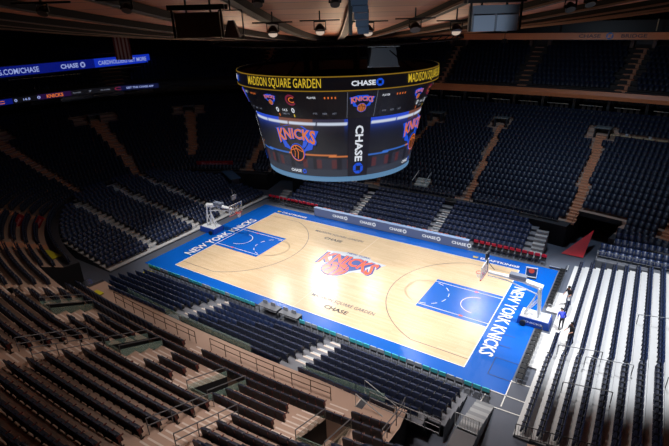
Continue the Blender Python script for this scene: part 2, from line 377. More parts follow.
for c, h in VOMS:
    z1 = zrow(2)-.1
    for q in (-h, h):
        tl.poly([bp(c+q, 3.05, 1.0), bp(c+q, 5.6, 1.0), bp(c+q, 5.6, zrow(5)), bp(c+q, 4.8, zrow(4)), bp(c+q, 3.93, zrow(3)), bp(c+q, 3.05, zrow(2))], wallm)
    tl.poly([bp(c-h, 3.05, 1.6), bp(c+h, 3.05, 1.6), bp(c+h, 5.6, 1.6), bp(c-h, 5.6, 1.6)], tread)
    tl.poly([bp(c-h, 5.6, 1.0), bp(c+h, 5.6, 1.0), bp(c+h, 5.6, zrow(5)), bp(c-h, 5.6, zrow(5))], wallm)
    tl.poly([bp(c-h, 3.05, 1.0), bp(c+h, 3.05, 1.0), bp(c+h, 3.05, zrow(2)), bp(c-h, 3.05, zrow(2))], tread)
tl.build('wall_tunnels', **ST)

# ---- aisle half steps: each aisle one flight
for s0, s1, d0, d1, h in AISLES:
    mb = MB(); mb._m(tread); n = 0
    for k in range(NR):
        d = drow(k)
        if d < d0-.2 or d > d1: continue
        sc = s0+(s1-s0)*d/15
        if not in_view(bp(sc, d, zrow(k))): continue
        # a half step in front of the riser of row k+1, pale nosing on both edges
        z = zrow(k)
        am = mat('aisle_warm_lit', rgb(205, 146, 112), .7) if 40 < s0 < 150 else tread  # far aisles: same concrete, tinted warm to stand for warm light
        for (da, zt) in ((d+.5, z+RISE*.5),):
            A_, B_, C_, D_ = bp(sc-h, da, 0), bp(sc+h, da, 0), bp(sc+h, d+PITCH_R, 0), bp(sc-h, d+PITCH_R, 0)
            V = [(p[0], p[1], z) for p in (A_, B_, C_, D_)] + [(p[0], p[1], zt) for p in (A_, B_, C_, D_)]
            mb.mesh(V, [(4, 5, 6, 7), (0, 1, 5, 4), (1, 2, 6, 5), (3, 0, 4, 7)], am); n += 1
        if am is not tread: mb.poly([bp(sc-h, d+.01, z+.01), bp(sc+h, d+.01, z+.01), bp(sc+h, d+.5, z+.01), bp(sc-h, d+.5, z+.01)], am); mb.poly([bp(sc-h, d-.01, z-RISE*.5), bp(sc+h, d-.01, z-RISE*.5), bp(sc+h, d-.01, z), bp(sc-h, d-.01, z)], am)
        for dd, zz in ((d+.02, z+.006), (d+.52, z+RISE*.5+.006)):
            a_, b_ = bp(sc-h, dd, zz), bp(sc+h, dd, zz); c_, e_ = bp(sc+h, dd+.09, zz), bp(sc-h, dd+.09, zz)
            mb.poly([a_, b_, c_, e_], nosing if am is tread else mat('warm_lit_nosing', rgb(160, 110, 84), .7))  # far nosing carries the same painted warm light
    if n: mb.build('floor_aisle_steps', **ST)

# ---- retractable platforms
def rows_side(sy):
    out = []
    for k in range(7): out.append((10.2+.8*k, .25*(k+1)))
    return out
pl = MB(); pl._m(side_m); pl._m(riser_dk)
for sy in (-1, 1):
    x0, x1 = (-14.8, 15.4)
    for k, (y, z) in enumerate(rows_side(sy)):
        xa = x0 if k < 5 else x0+1.2*(k-4); xb = x1 if k < 5 else x1-1.0*(k-4)
        yb = y+.8 if k < 6 else 15.75
        pl.box(((xa+xb)/2, sy*(y+yb)/2, z-.04), (xb-xa, yb-y, .08), side_m)
        pl.box(((xa+xb)/2, sy*(y+.02), z/2-.06), (xb-xa, .04, z-.06), riser_dk)
    for xx in (x0, x1):
        for k, (y, z) in enumerate(rows_side(sy)[:5]): pl.box((xx+(.03 if xx < 0 else -.03), sy*(y+.4), z/2-.05), (.05, .78, z-.08), riser_dk)
pl.build('floor_side_platforms', **ST)
def ylim(x):
    if x >= 34.9: return 1
    return min(11.8, BB*(1-(x/BA)**NN)**(1/NN)-.12)
EK = 19; EZ = lambda k: .2+.14*k
def ex(k): return 18.5+.85*k
for sx in (-1, 1):
    pl = MB(); pl._m(riser_m)
    for k in range(EK):
        x = ex(k); yl = ylim(x+.6); z = EZ(k)
        y0, y1 = -yl, min(yl, 10.6 if sx > 0 else 11.4)
        if k == 0 and sx > 0:
            for ya, yb in ((-5.5, -1.2), (1.9, 5.2)): pl.box((x-.42, (ya+yb)/2, z-.12), (.84, yb-ya, .08), riser_m)
        pl.box((sx*(x+.425), (y0+y1)/2, z-.04), (.85, y1-y0, .08), riser_m)
        pl.box((sx*(x+.02), (y0+y1)/2, z/2-.06), (.04, y1-y0, z-.06), riser_dk)
        for yy in (y0, y1): pl.box((sx*(x+.425), yy+(.03 if yy < 0 else -.03), z/2-.05), (.84, .05, z-.08), riser_dk)
    pl.build('floor_end_platform', **ST)

pl = MB(); pl._m(side_m)
CRN = [(10.75, 1.15), (11.55, 1.45), (12.35, 1.8), (13.1, 2.1)]
for y, z in CRN:
    pl.box((25.5-.4, y+.4, z-.04), (10.2 if y < 12 else 8.0, .8, .08), side_m); pl.box((25.1, y+.02, z/2-.05), (10.2 if y < 12 else 8.0, .04, z-.06), riser_dk)
pl.box((20.02, 12.2, .55), (.05, 2.9, 1.1), riser_dk)
pl.build('floor_corner_platform', **ST)
# ---- suite level, upper bowl, ledges and back wall
def srange(a, b, st=1.5):
    n = max(1, int(round((b-a)/st))); return [a+(b-a)*i/n for i in range(n+1)]
SFAR = srange(30, 150, 1.5)
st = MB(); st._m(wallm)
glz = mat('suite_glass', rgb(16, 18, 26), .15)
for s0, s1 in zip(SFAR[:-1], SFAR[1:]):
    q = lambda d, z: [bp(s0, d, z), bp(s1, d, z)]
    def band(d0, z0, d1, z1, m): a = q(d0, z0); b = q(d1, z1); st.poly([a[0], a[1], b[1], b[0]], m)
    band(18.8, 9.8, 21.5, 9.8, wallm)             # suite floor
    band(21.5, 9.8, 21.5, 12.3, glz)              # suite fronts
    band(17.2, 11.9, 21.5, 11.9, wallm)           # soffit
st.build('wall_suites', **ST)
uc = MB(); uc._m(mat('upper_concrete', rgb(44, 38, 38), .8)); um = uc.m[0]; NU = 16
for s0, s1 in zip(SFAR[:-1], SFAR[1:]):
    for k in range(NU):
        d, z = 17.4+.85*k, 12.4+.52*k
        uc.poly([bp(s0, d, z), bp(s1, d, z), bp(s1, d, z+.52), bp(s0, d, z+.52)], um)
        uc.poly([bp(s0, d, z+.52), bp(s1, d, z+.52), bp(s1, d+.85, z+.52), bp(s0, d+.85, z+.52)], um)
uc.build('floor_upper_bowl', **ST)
bk = MB(); bk._m(wallm)
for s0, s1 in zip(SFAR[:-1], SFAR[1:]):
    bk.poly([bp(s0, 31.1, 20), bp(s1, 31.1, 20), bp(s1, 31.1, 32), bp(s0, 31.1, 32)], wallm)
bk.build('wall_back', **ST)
def ledge(name, sa, sb, d, z0, z1, th, m, **p):
    mb = MB(); mb._m(m)
    R = srange(sa, sb, 1.2)
    for s0, s1 in zip(R[:-1], R[1:]):
        mb.poly([bp(s0, d, z0), bp(s1, d, z0), bp(s1, d-.12, (z0+z1)/2), bp(s0, d-.12, (z0+z1)/2)], m)
        mb.poly([bp(s0, d-.12, (z0+z1)/2), bp(s1, d-.12, (z0+z1)/2), bp(s1, d, z1), bp(s0, d, z1)], m)
        mb.poly([bp(s0, d, z1), bp(s1, d, z1), bp(s1, d+th, z1), bp(s0, d+th, z1)], m)
        mb.poly([bp(s0, d, z0), bp(s1, d, z0), bp(s1, d+th, z0), bp(s0, d+th, z0)], m)
    return mb.build(name, **p)
ledge('trim_1', 36, 112, 17.1, 11.85, 12.75, .35, ledge_m, **ST)      # copper balcony ledge
ledge('trim_2', 112, 148, 17.1, 11.85, 12.75, .35, dark, **ST)
ledge('trim_3', 36, 148, 18.75, 9.8, 10.15, .15, mat('edge_rail', rgb(225, 220, 205), .5), **ST)

# ---- roof: concave timber dish with radial ribs
KZ, ZC = .0029, 20.41
def dz(r): return ZC + KZ*r*r
rf = MB()
roofm = mat('roof_timber', rgb(150, 98, 70), .6); rf._m(roofm)
nt = roofm.node_tree; b_ = nt.nodes['Principled BSDF']; g_ = nt.nodes.new('ShaderNodeNewGeometry')
sx_ = nt.nodes.new('ShaderNodeVectorMath'); sx_.operation = 'MULTIPLY'; sx_.inputs[1].default_value = (1, 1, 0); nt.links.new(g_.outputs['Position'], sx_.inputs[0])
ln = nt.nodes.new('ShaderNodeVectorMath'); ln.operation = 'LENGTH'; nt.links.new(sx_.outputs[0], ln.inputs[0])
def mnode(op, a, b=None):
    n = nt.nodes.new('ShaderNodeMath'); n.operation = op
    for i, v in enumerate((a, b)):
        if v is None: continue
        if isinstance(v, (int, float)): n.inputs[i].default_value = v
        else: nt.links.new(v, n.inputs[i])
    return n.outputs[0]
fr = mnode('FRACT', mnode('DIVIDE', ln.outputs['Value'], 1.15)); gap = mnode('GREATER_THAN', fr, .93)
wn = nt.nodes.new('ShaderNodeTexWhiteNoise'); wn.noise_dimensions = '1D'; nt.links.new(mnode('FLOOR', mnode('DIVIDE', ln.outputs['Value'], 1.15)), wn.inputs['W'])
nz = nt.nodes.new('ShaderNodeTexNoise'); nz.inputs['Scale'].default_value = .5; nt.links.new(g_.outputs['Position'], nz.inputs['Vector'])
val = mnode('MULTIPLY', mnode('SUBTRACT', 1.0, mnode('MULTIPLY', gap, .75)), mnode('ADD', .72, mnode('ADD', mnode('MULTIPLY', wn.outputs['Value'], .25), mnode('MULTIPLY', nz.outputs[0], .3))))
sc_ = nt.nodes.new('ShaderNodeVectorMath'); sc_.operation = 'SCALE'; sc_.inputs[0].default_value = rgb(152, 84, 46)[:3]; nt.links.new(val, sc_.inputs['Scale'])
nt.links.new(sc_.outputs[0], b_.inputs['Base Color'])
NA = 96; RR = [1.5+2.0*i for i in range(32)]
for i in range(NA):
    a0, a1 = 2*PI*i/NA, 2*PI*(i+1)/NA
    for r0, r1 in zip(RR[:-1], RR[1:]):
        rf.poly([(r*math.cos(a), r*math.sin(a), dz(r)) for r, a in ((r0, a0), (r1, a0), (r1, a1), (r0, a1))], roofm)
rf.poly([(1.5*math.cos(2*PI*i/24), 1.5*math.sin(2*PI*i/24), dz(1.5)) for i in range(24)], roofm)
rf.build('ceiling', **ST)
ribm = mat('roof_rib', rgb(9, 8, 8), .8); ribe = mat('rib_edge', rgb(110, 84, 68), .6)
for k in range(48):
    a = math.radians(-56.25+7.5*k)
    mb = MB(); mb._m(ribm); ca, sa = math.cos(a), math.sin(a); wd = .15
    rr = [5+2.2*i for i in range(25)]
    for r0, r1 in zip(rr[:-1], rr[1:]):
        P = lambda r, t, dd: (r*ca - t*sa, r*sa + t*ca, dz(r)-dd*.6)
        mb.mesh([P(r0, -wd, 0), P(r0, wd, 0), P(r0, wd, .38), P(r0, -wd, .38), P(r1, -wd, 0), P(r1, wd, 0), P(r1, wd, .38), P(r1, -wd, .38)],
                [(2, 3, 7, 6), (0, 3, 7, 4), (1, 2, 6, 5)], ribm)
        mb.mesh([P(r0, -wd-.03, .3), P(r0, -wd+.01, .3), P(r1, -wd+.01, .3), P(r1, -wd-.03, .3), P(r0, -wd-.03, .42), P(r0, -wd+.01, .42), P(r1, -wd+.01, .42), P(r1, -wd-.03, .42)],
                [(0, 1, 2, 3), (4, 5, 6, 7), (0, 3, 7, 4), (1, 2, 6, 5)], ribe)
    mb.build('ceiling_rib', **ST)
ringm = MB(); ringm._m(ribm)                       # lighting ring truss round the scoreboard hoist
for R_, z_ in ((9.5, 20.1), (9.5, 20.4)):
    ringm.tube([(R_*math.cos(2*PI*i/64), R_*math.sin(2*PI*i/64), z_) for i in range(65)], .07, ribm, 5)
for i in range(64):
    a, b = 2*PI*i/64, 2*PI*(i+1)/64
    ringm.tube([(9.5*math.cos(a), 9.5*math.sin(a), 20.1), (9.5*math.cos(b), 9.5*math.sin(b), 20.4)], .03, ribm, 4)
ringm.build('ceiling_truss', **ST)

# ================================================================== SEATS
def seat_parts(kind):
    """local frame: +Y towards the court, origin on the tread"""
    def slab(w_, z0, z1, y0, y1, t, r=.08):
        V = []
        pts = [(-w_/2, z0), (w_/2, z0), (w_/2, z1-r), (w_/2-r*.3, z1-r*.3), (w_/2-r, z1), (-w_/2+r, z1), (-w_/2+r*.3, z1-r*.3), (-w_/2, z1-r)]
        for dy in (0, t):
            for x, z in pts:
                yy = y0+(y1-y0)*(z-z0)/(z1-z0)+dy; V.append((x, yy, z))
        n = len(pts); F = [tuple(range(n)), tuple(range(2*n-1, n-1, -1))] + [(i, i+n, (i+1) % n+n, (i+1) % n) for i in range(n)]
        return V, F
    P = {}
    if kind == 'bowl':
        a = MB(); a.mesh(*slab(.50, .08, .77, -.03, -.13, .07), navy); P['backrest'] = a.data('backrest')
        a = MB(); a.mesh(*slab(.46, .24, .62, .06, .0, .10), navy_pan); P['seat_pan'] = a.data('seat_pan')
        a = MB(); a.box((.262, .03, .58), (.04, .32, .05), armw); a.box((.262, -.02, .45), (.035, .14, .28), armw); P['armrest'] = a.data('armrest')
        a = MB(); a.box((.25, -.02, .28), (.04, .08, .56), black); a.box((.25, .0, .02), (.06, .24, .04), black); P['leg'] = a.data('leg')
    elif kind == 'platform':
        a = MB(); a.mesh(*slab(.48, .22, .78, -.08, -.15, .05, .1), rnavy); P['backrest'] = a.data('backrest')
        a = MB(); a.mesh(*slab(.44, .28, .62, .11, .02, .11, .1), rnavy2); P['seat_pan'] = a.data('seat_pan')
        a = MB(); a.box((.25, .05, .60), (.045, .34, .04), black); a.box((.25, -.02, .3), (.035, .07, .6), black); P['armrest'] = a.data('armrest')
    return P
def place_seat(name, parts, loc, rz, **props):
    r = empty(name, loc, rz, **props)
    for k, me in parts.items(): mesh_obj(k, me, r)
    return r
BX = np.array([(-1, -1, -1), (1, -1, -1), (1, 1, -1), (-1, 1, -1), (-1, -1, 1), (1, -1, 1), (1, 1, 1), (-1, 1, 1)], float)/2
BF = [(3, 2, 1, 0), (4, 5, 6, 7), (0, 1, 5, 4), (1, 2, 6, 5), (2, 3, 7, 6), (3, 0, 4, 7)]
def mass(name, items, boxes, mats, **props):
    """items: (x,y,z,rz); boxes: (centre, dims, mat index)"""
    T = []; tmi = []; lean = []
    for c, d, k in boxes:
        v = BX*np.array(d); v[:, 1] -= (v[:, 2] > 0)*(.07 if k == 0 else .03); T.append(v+np.array(c)); tmi += [k]*5
    T = np.concatenate(T); nb = len(boxes); I = np.array(items)
    c, s = np.cos(I[:, 3])[:, None], np.sin(I[:, 3])[:, None]
    X = T[None, :, 0]*c - T[None, :, 1]*s + I[:, 0:1]; Y = T[None, :, 0]*s + T[None, :, 1]*c + I[:, 1:2]; Zz = T[None, :, 2] + I[:, 2:3]
    V = np.stack([X, Y, Zz], -1).reshape(-1, 3)
    F5 = np.array(BF[1:]); F = (F5[None] + 8*np.arange(nb)[:, None, None]).reshape(-1, 4)
    FF = (F[None] + 8*nb*np.arange(len(items))[:, None, None]).reshape(-1, 4)
    me = bpy.data.meshes.new(name); me.vertices.add(len(V)); me.vertices.foreach_set('co', V.ravel())
    me.loops.add(FF.size); me.loops.foreach_set('vertex_index', FF.ravel().astype(np.int32))
    me.polygons.add(len(FF)); me.polygons.foreach_set('loop_start', np.arange(0, FF.size, 4, dtype=np.int32))
    me.polygons.foreach_set('material_index', np.tile(np.array(tmi, np.int32), len(items)))
    for m in mats: me.materials.append(m)
    me.update(calc_edges=True); me.validate()
    return mesh_obj(name, me, **props)

# ---- fixed bowl seats
cand = []
for k in range(-1, NR):
    d = drow(k)+.62 if k >= 0 else .75
    x0, y0 = 0, 0
    # march along the row with a pitch of 0.53 m measured on that row
    s = 0.0; n = 0
    while s < TOT:
        a, b = bp(s, d), bp(s+.2, d); ds = .2*.53/max(.05, math.hypot(a[0]-b[0], a[1]-b[1]))
        if not blocked(s, d) and (k >= 0 or (21 < s < TOT-13.5 and not any(abs(s-q) < 1 for q in (68.2, 78.9, 90.8, 109.1, 123.1, 130.6)))):
            p = bp(s, d, zrow(max(k, 0))); x, y, nx, ny = base(s)
            if in_view(p): cand.append((k, s, p, math.atan2(-ny, -nx)-PI/2))
        s += ds
# upper bowl: aisle flights and seats
UA = (69.3, 78.6, 88.5, 60.4, 111, 122)
for c in UA:
    mb = MB(); mb._m(mat('upper_step', rgb(176, 120, 90), .7))
    for k in range(9):
        A_, B_, C_, D_ = [bp(c+q, 17.4+.85*k+e, 12.4+.52*(k+1)+.08) for q, e in ((-.5, 0), (.5, 0), (.5, .85), (-.5, .85))]
        mb.poly([A_, B_, C_, D_]); mb.poly([A_, B_, (B_[0], B_[1], B_[2]-.54), (A_[0], A_[1], A_[2]-.54)])
    mb.build('floor_upper_steps', **ST)
upp = []
for k in range(NU-1):
    d, z = 17.4+.85*k+.6, 12.4+.52*(k+1); s = 40.0
    while s < 148:
        a, b = bp(s, d), bp(s+.2, d); ds = .2*.56/max(.05, math.hypot(a[0]-b[0], a[1]-b[1]))
        ok = not any(abs(s-c) < .95 for c in UA) and not (k in (8, 9) and any(abs(s-c) < 1.9 for c in UA))
        if ok:
            p = bp(s, d, z); x, y, nx, ny = base(s)
            if in_view(p): upp.append((*p, math.atan2(-ny, -nx)-PI/2))
        s += ds
near = [c for c in cand if c[0] >= 0 and (c[1] < 20 or c[1] > 140)]
near.sort(key=lambda c: sum((a-b)**2 for a, b in zip(c[2], CAM)))
inframe = [c for c in near if in_view((c[2][0], c[2][1], c[2][2]+.5), 2)]
top300 = set(id(c) for c in inframe[:298])
SP = seat_parts('bowl')
# number the seats of a row from its end nearest the glass guard / frame edge, left to right seen from the court side
rows = {}
for c in inframe[:298]: rows.setdefault(c[0], []).append(c)
for k, L in rows.items():
    L.sort(key=lambda c: -swrap(c[1]))
    for i, c in enumerate(L):
        place_seat('arena_seat', SP, c[2], c[3], label='%s tip-up navy seat from the picture\'s right end of row %s above the walkway' % (ordw(i+1), ['one', 'two', 'three', 'four', 'five', 'six', 'seven', 'eight', 'nine', 'ten', 'eleven', 'twelve', 'thirteen', 'fourteen', 'fifteen', 'sixteen', 'seventeen', 'eighteen', 'nineteen', 'twenty'][k]),
                   category='seat', group='navy tip-up seats of the near stand')
rest = [(*c[2], c[3]) for c in cand if id(c) not in top300]
mass('arena_seats', rest+upp, [((0, -.06, .56), (.49, .08, .66), 0), ((0, .07, .48), (.46, .14, .46), 1)], [navy, navy_pan],
     kind='stuff', label='rows upon rows of dark navy tip-up seats round the whole arena bowl', category='seats')

# ---- platform seats
plat = []
RX = dict(near=[(-14.6, -5.1), (-3.9, 5.3), (6.6, 15.2)], far=[(-14.6, -5.35), (-4.4, 4.45), (5.35, 14.3)])
for sy, nm in ((-1, 'near'), (1, 'far')):
    for k, (y, z) in enumerate(rows_side(sy)):
        for bi, (xa, xb) in enumerate(RX[nm]):
            if k >= 5 and bi == 0: xa += 1.2*(k-4)
            if k >= 5 and bi == 2: xb -= 1.0*(k-4)
            n = int((xb-xa)/.53)
            for i in range(n):
                plat.append((nm, k, bi, i, (xa+.27+i*.53, sy*(y+.5), z), PI if sy > 0 else 0))
AISL = {-1: [-6.4, -.8, 3.6], 1: []}
for sx in (-1, 1):
    for k in range(EK):
        x = ex(k)+.5; yl = ylim(ex(k)+.6); y = -yl+.3; i = 0; y1 = min(yl, 10.6 if sx > 0 else 11.4)
        while y < y1-.2:
            ok = not any(abs(y-a) < .62 for a in AISL[sx])
            if k < 1 and sx > 0 and -1.6 < y < 4.2: ok = random.random() > .6
            if ok: plat.append(('right' if sx > 0 else 'left', k, 0, i, (sx*x, y, EZ(k)), PI/2 if sx > 0 else -PI/2))
            y += .53; i += 1
for k, (y, z) in enumerate(CRN):
    for i in range(18 if k < 2 else 14): plat.append(('corner', k, 0, i, (20.4+.53*i+(0 if k < 2 else 1.0), y+.5, z), PI))
plat = [c for c in plat if in_view(c[4])]
pn = [c for c in plat if in_view((c[4][0], c[4][1], c[4][2]+.5), 2)]
pn.sort(key=lambda c: sum((a-b)**2 for a, b in zip(c[4], CAM)))
PP = seat_parts('platform'); sel = pn[:298]; sid = set(id(c) for c in sel)
rows = {}
for c in sel: rows.setdefault((c[0], c[1], c[2]), []).append(c)
WD = ['first', 'second', 'third', 'fourth', 'fifth', 'sixth', 'seventh', 'eighth', 'ninth', 'tenth', 'eleventh', 'twelfth', 'thirteenth', 'fourteenth', 'fifteenth', 'sixteenth', 'seventeenth', 'eighteenth']
for (nm, k, bi), L in rows.items():
    if nm == 'near':
        L.sort(key=lambda c: c[3]); blk = ('block left of both stairs', 'block between the two stairs', 'block nearest the white floor lines')[bi]
        for i, c in enumerate(L):
            place_seat('tip_up_chair', PP, c[4], c[5], label='%s blue seat along %s courtside platform row, %s' % (ordw(c[3]+1), WD[k], blk), category='seat', group='blue seats on the near courtside platforms')
    else:
        L.sort(key=lambda c: c[4][1])
        for i, c in enumerate(L):
            place_seat('tip_up_chair', PP, c[4], c[5], label='%s seat from the black guard rail, %s row behind the right basket' % (ordw(c[3]+1), WD[k]), category='seat', group='blue seats on the pale end platforms')
mass('platform_seats', [(*c[4], c[5]) for c in plat if id(c) not in sid], [((0, -.10, .50), (.47, .06, .56), 0), ((0, .04, .45), (.43, .10, .34), 1), ((.25, .02, .42), (.04, .24, .36), 2)], [rnavy, rnavy2, black],
     kind='stuff', label='remaining dark blue seats on the pull-out platforms round the court', category='seats')

# ---- courtside chairs
def chair_data(cover, cname):
    P = {}
    a = MB(); a.box((0, 0, .46), (.44, .42, .06), black); P['seat'] = a.data('seat')
    a = MB(); a.box((0, -.22, .68), (.44, .04, .36), black, top=(.9, 1)); P['backrest'] = a.data('backrest')
    if cover:
        a = MB(); a.box((0, -.225, .78), (.47, .09, .26), cover, top=(.92, .8)); P['chair_cover'] = a.data('chair_cover')
    for nm_, (lx, ly) in zip(('leg_fl', 'leg_fr', 'leg_bl', 'leg_br'), ((-.19, .17), (.19, .17), (-.19, -.2), (.19, -.2))):
        a = MB(); a.box((lx, ly, .22), (.03, .03, .44), steel); P[nm_] = a.data('leg')
    return P
def place_chair(P, loc, rz, **props):
    r = empty('courtside_chair', loc, rz, **props)
    for k, me in P.items(): mesh_obj('leg' if k.startswith('leg') else k, me, r)
CT, CR, CO, CP = chair_data(teal, 't'), chair_data(redcl, 'r'), chair_data(mat('chair_orange', rgb(190, 84, 50), .6), 'o'), chair_data(None, 'p')
CW = chair_data(mat('chair_pale', rgb(160, 175, 190), .6), 'w')
n = 0
for i in range(58):
    x = -15.0+.55*i
    if -1.9 < x < 2.2: continue
    n += 1; P_ = CT if (i % 5 in (0, 1, 2) or 18 < i < 26) else CW
    nmc = 'turquoise' if P_ is CT else 'pale grey'
    place_chair(P_, (x, -9.6, 0), 0, label='courtside chair with %s cover, %s from the left along near sideline' % (nmc, ordw(n)), category='chair', group='covered chairs along the near sideline')
n = 0
for i in range(46):
    x = -17.4+.6*i*1.0
    if x > 9.0: break
    if x < -9.9:
        n += 1; place_chair(CR, (x, 10.3, 0), PI, label='bench chair with red cover, %s from the far left corner' % ordw(n), category='chair', group='red team bench chairs, far left')
n = 0
for i in range(12):
    n += 1; place_chair(CR, (9.5+.58*i, 9.9, 0), PI, label='bench chair with red cover, %s from the end of advertising board' % ordw(n), category='chair', group='red team bench chairs, far right')
for i in range(30):
    place_chair(CO if i % 3 else CP, (-9.2+.6*i, 9.86, .0), PI, label='%s chair behind the long advertising board, counted from its left end' % (ordw(i+1)), category='chair', group='chairs behind the advertising board')
n = 0
for i in range(30):
    y = -7.2+.55*i
    if abs(y-.3) < 1.9: continue
    n += 1; place_chair(CP, (17.75, y, 0), PI/2, label='black chair along right baseline, %s counting away from the camera' % ordw(n), category='chair', group='black chairs on the right baseline')

# ================================================================== COURTSIDE THINGS
# LED board on the far sideline
r = empty('advertising_board', (-.4, 9.35, 0), label='long grey-blue sideline board repeating a white bank name', category='board')
a = MB(); a.box((0, .18, .45), (18.6, .3, .9), mat('board_face', rgb(92, 104, 142), .4, emis=.75)); a.build('board_body', r)
a = MB(); a.box((0, .3, .92), (18.7, .5, .05), mat('board_top', rgb(150, 175, 215), .4)); a.build('counter', r)
for i, x in enumerate((-8.9, -5.75, -2.1, 1.6, 5.4, 8.6)[1:]):
    a = MB(); mp = lambda u, v, off=0, x=x: (x+u, .02, .48+v)
    put_text(a, 'CHASE', 1.5, .32, mp, e_white, -.2, 0, .035); chase_mark(a, mp, .85, 0, .22, e_white); a.build('lettering', r)
# scorer tables near side
for x, wd in ((-.95, 1.9), (1.1, 1.8)):
    r = empty('scorer_table', (x, -9.35, 0), label='low grey %s on the near sideline, %s of the pair' % ('scorer table with screens', 'left one' if x < 0 else 'right one'), category='table')
    a = MB(); a.box((0, 0, .7), (wd, .7, .05), mat('table_grey', rgb(120, 124, 132), .5)); a.build('tabletop', r)
    a = MB(); a.box((0, .33, .36), (wd, .03, .64), riser_dk); a.build('front_panel', r)
    for lx in (-wd/2+.05, wd/2-.05):
        a = MB(); a.box((lx, -.25, .34), (.05, .05, .68), black); a.build('leg', r)
    for lx in (-.5, .3):
        a = MB(); a.box((lx, .1, .9), (.45, .04, .3), mat('monitor_grey', rgb(150, 155, 165), .4)); a.build('monitor', r)

def hoop(sx):
    lab = 'white and blue basketball hoop on wheeled base, ' + ('right end beside the pale platforms' if sx > 0 else 'left end before the dark seats')
    r = empty('basketball_hoop', (sx*17.1, 0, 0), 0 if sx > 0 else PI, label=lab, category='basketball hoop')
    # local: -x towards the court
    pad = mat('base_pad', rgb(20, 70, 170), .4); wpaint = mat('hoop_white', rgb(225, 228, 232), .35)
    a = MB(); a.box((.1, 0, .32), (2.3, 1.5, .56), pad, top=(.92, .9)); a.box((.1, 0, .62), (2.0, 1.25, .06), wpaint); a.build('base', r)
    for y in (-.86, .86):
        a = MB(); a.tube([(-.6, y-.08, .22), (-.6, y+.08, .22)], .22, black, 12); a.build('wheel', r)
    for y in (-.3, .3):
        a = MB(); a.tube([(.35, y, .6), (.1, y*.8, 3.05)], .09, wpaint, 6); a.build('post', r)
    a = MB(); a.tube([(-.7, 0, .6), (-.2, 0, 1.9), (.1, 0, 3.0)], .07, wpaint, 6); a.tube([(-.7, .3, .6), (.15, .28, 2.0)], .04, wpaint, 5); a.tube([(-.7, -.3, .6), (.15, -.28, 2.0)], .04, wpaint, 5)
    a.box((.2, 0, 1.9), (.1, .6, .08), wpaint); a.build('brace', r)
    a = MB(); a.tube([(.3, 0, 3.05), (-1.2, 0, 3.3), (-3.7, 0, 3.3)], [.24, .2, .12], wpaint, 8); a.tube([(.1, 0, 2.4), (-2.2, 0, 2.95), (-3.7, 0, 3.0)], .06, wpaint, 6); a.build('arm', r)
    a = MB(); a.box((-1.5, 0, 3.55), (1.2, .5, .28), mat('arm_pad', rgb(110, 118, 135), .5)); a.build('arm_pad', r)
    bx_ = -4.0
    a = MB(); a.box((bx_, 0, 3.45), (.03, 1.8, 1.05), mat('board_glass', rgb(200, 215, 220), .05, alpha=.22)); b = a.build('backboard', r)
    a = MB()
    for z in (2.92, 3.98): a.box((bx_, 0, z), (.06, 1.86, .06), wpaint)
    for y in (-.9, .9): a.box((bx_, y, 3.45), (.06, .06, 1.06), wpaint)
    for z in (3.1, 3.55): a.box((bx_-.02, 0, z), (.02, .62, .04), wpaint)
    for y in (-.3, .3): a.box((bx_-.02, y, 3.33), (.02, .04, .45), wpaint)
    a.build('backboard_frame', b)
    a = MB(); a.box((bx_, 0, 2.9), (.09, 1.88, .08), redcl); a.build('edge_pad', r)
    rimm = mat('rim_red', rgb(225, 60, 40), .4)
    a = MB(); a.tube([(bx_-.4+.23*math.cos(2*PI*i/20), .23*math.sin(2*PI*i/20), 3.05) for i in range(21)], .022, rimm, 5, False); a.box((bx_-.1, 0, 3.03), (.16, .14, .07), rimm); ri = a.build('rim', r)
    a = MB()
    for i in range(12):
        for sg in (1, -1):
            t0, t1 = 2*PI*i/12, 2*PI*(i+sg)/12
            a.tube([(bx_-.4+.22*math.cos(t0), .22*math.sin(t0), 3.04), (bx_-.4+.16*math.cos(t1), .16*math.sin(t1), 2.8), (bx_-.4+.12*math.cos(t0), .12*math.sin(t0), 2.6)], .008, white, 3, False)
    a.build('net', ri)
    a = MB(); a.tube([(bx_+.15, 0, 3.9), (bx_+.15, 0, 4.4)], .04, black, 5); a.box((bx_+.1, 0, 4.7), (.12, .75, .55), dark); a.box((bx_+.02, 0, 4.72), (.04, .62, .42), mat('clock_face', rgb(150, 158, 172), .4)); a.build('shot_clock', r)
    a = MB(); a.tube([(bx_+.25, .1, 4.0), (bx_+.6, .55, 3.3)], .03, black, 4); a.tube([(bx_+.2, -.05, 4.9), (bx_+.3, -.05, 5.6)], .03, steel, 4); a.build('camera_mast', r)
    a = MB(); mp = lambda u, v, off=0: (.1-u if False else .1+u, -.78, .34+v)
    put_text(a, 'spalding' if False else 'KNICKS', 1.3, .16, lambda u, v, off=0: (.1+u, -.765, .36+v), white, bold=.03); a.build('lettering', r)
    return r
hoop(1); hoop(-1)
# framed screen on the right apron
r = empty('apron_monitor', (15.5, 6.7, 0), .15, label='small white-framed panel with an orange figure on the blue apron', category='panel')
a = MB(); a.box((0, 0, .55), (.9, .08, .8), mat('panel_blue', rgb(40, 60, 90), .4)); a.build('panel', r)
a = MB()
for x in (-.45, .45): a.box((x, -.05, .6), (.06, .06, 1.0), white)
for z in (.15, 1.05): a.box((0, -.05, z), (.96, .06, .06), white)
a.build('frame', r)
a = MB(); a.poly(disc(lambda u, v: (u, -.06, .75+v), 0, 0, .24, 12), orange); a.build('emblem', r)
a = MB(); a.box((0, .15, .06), (.9, .6, .1), dark); a.build('base', r)
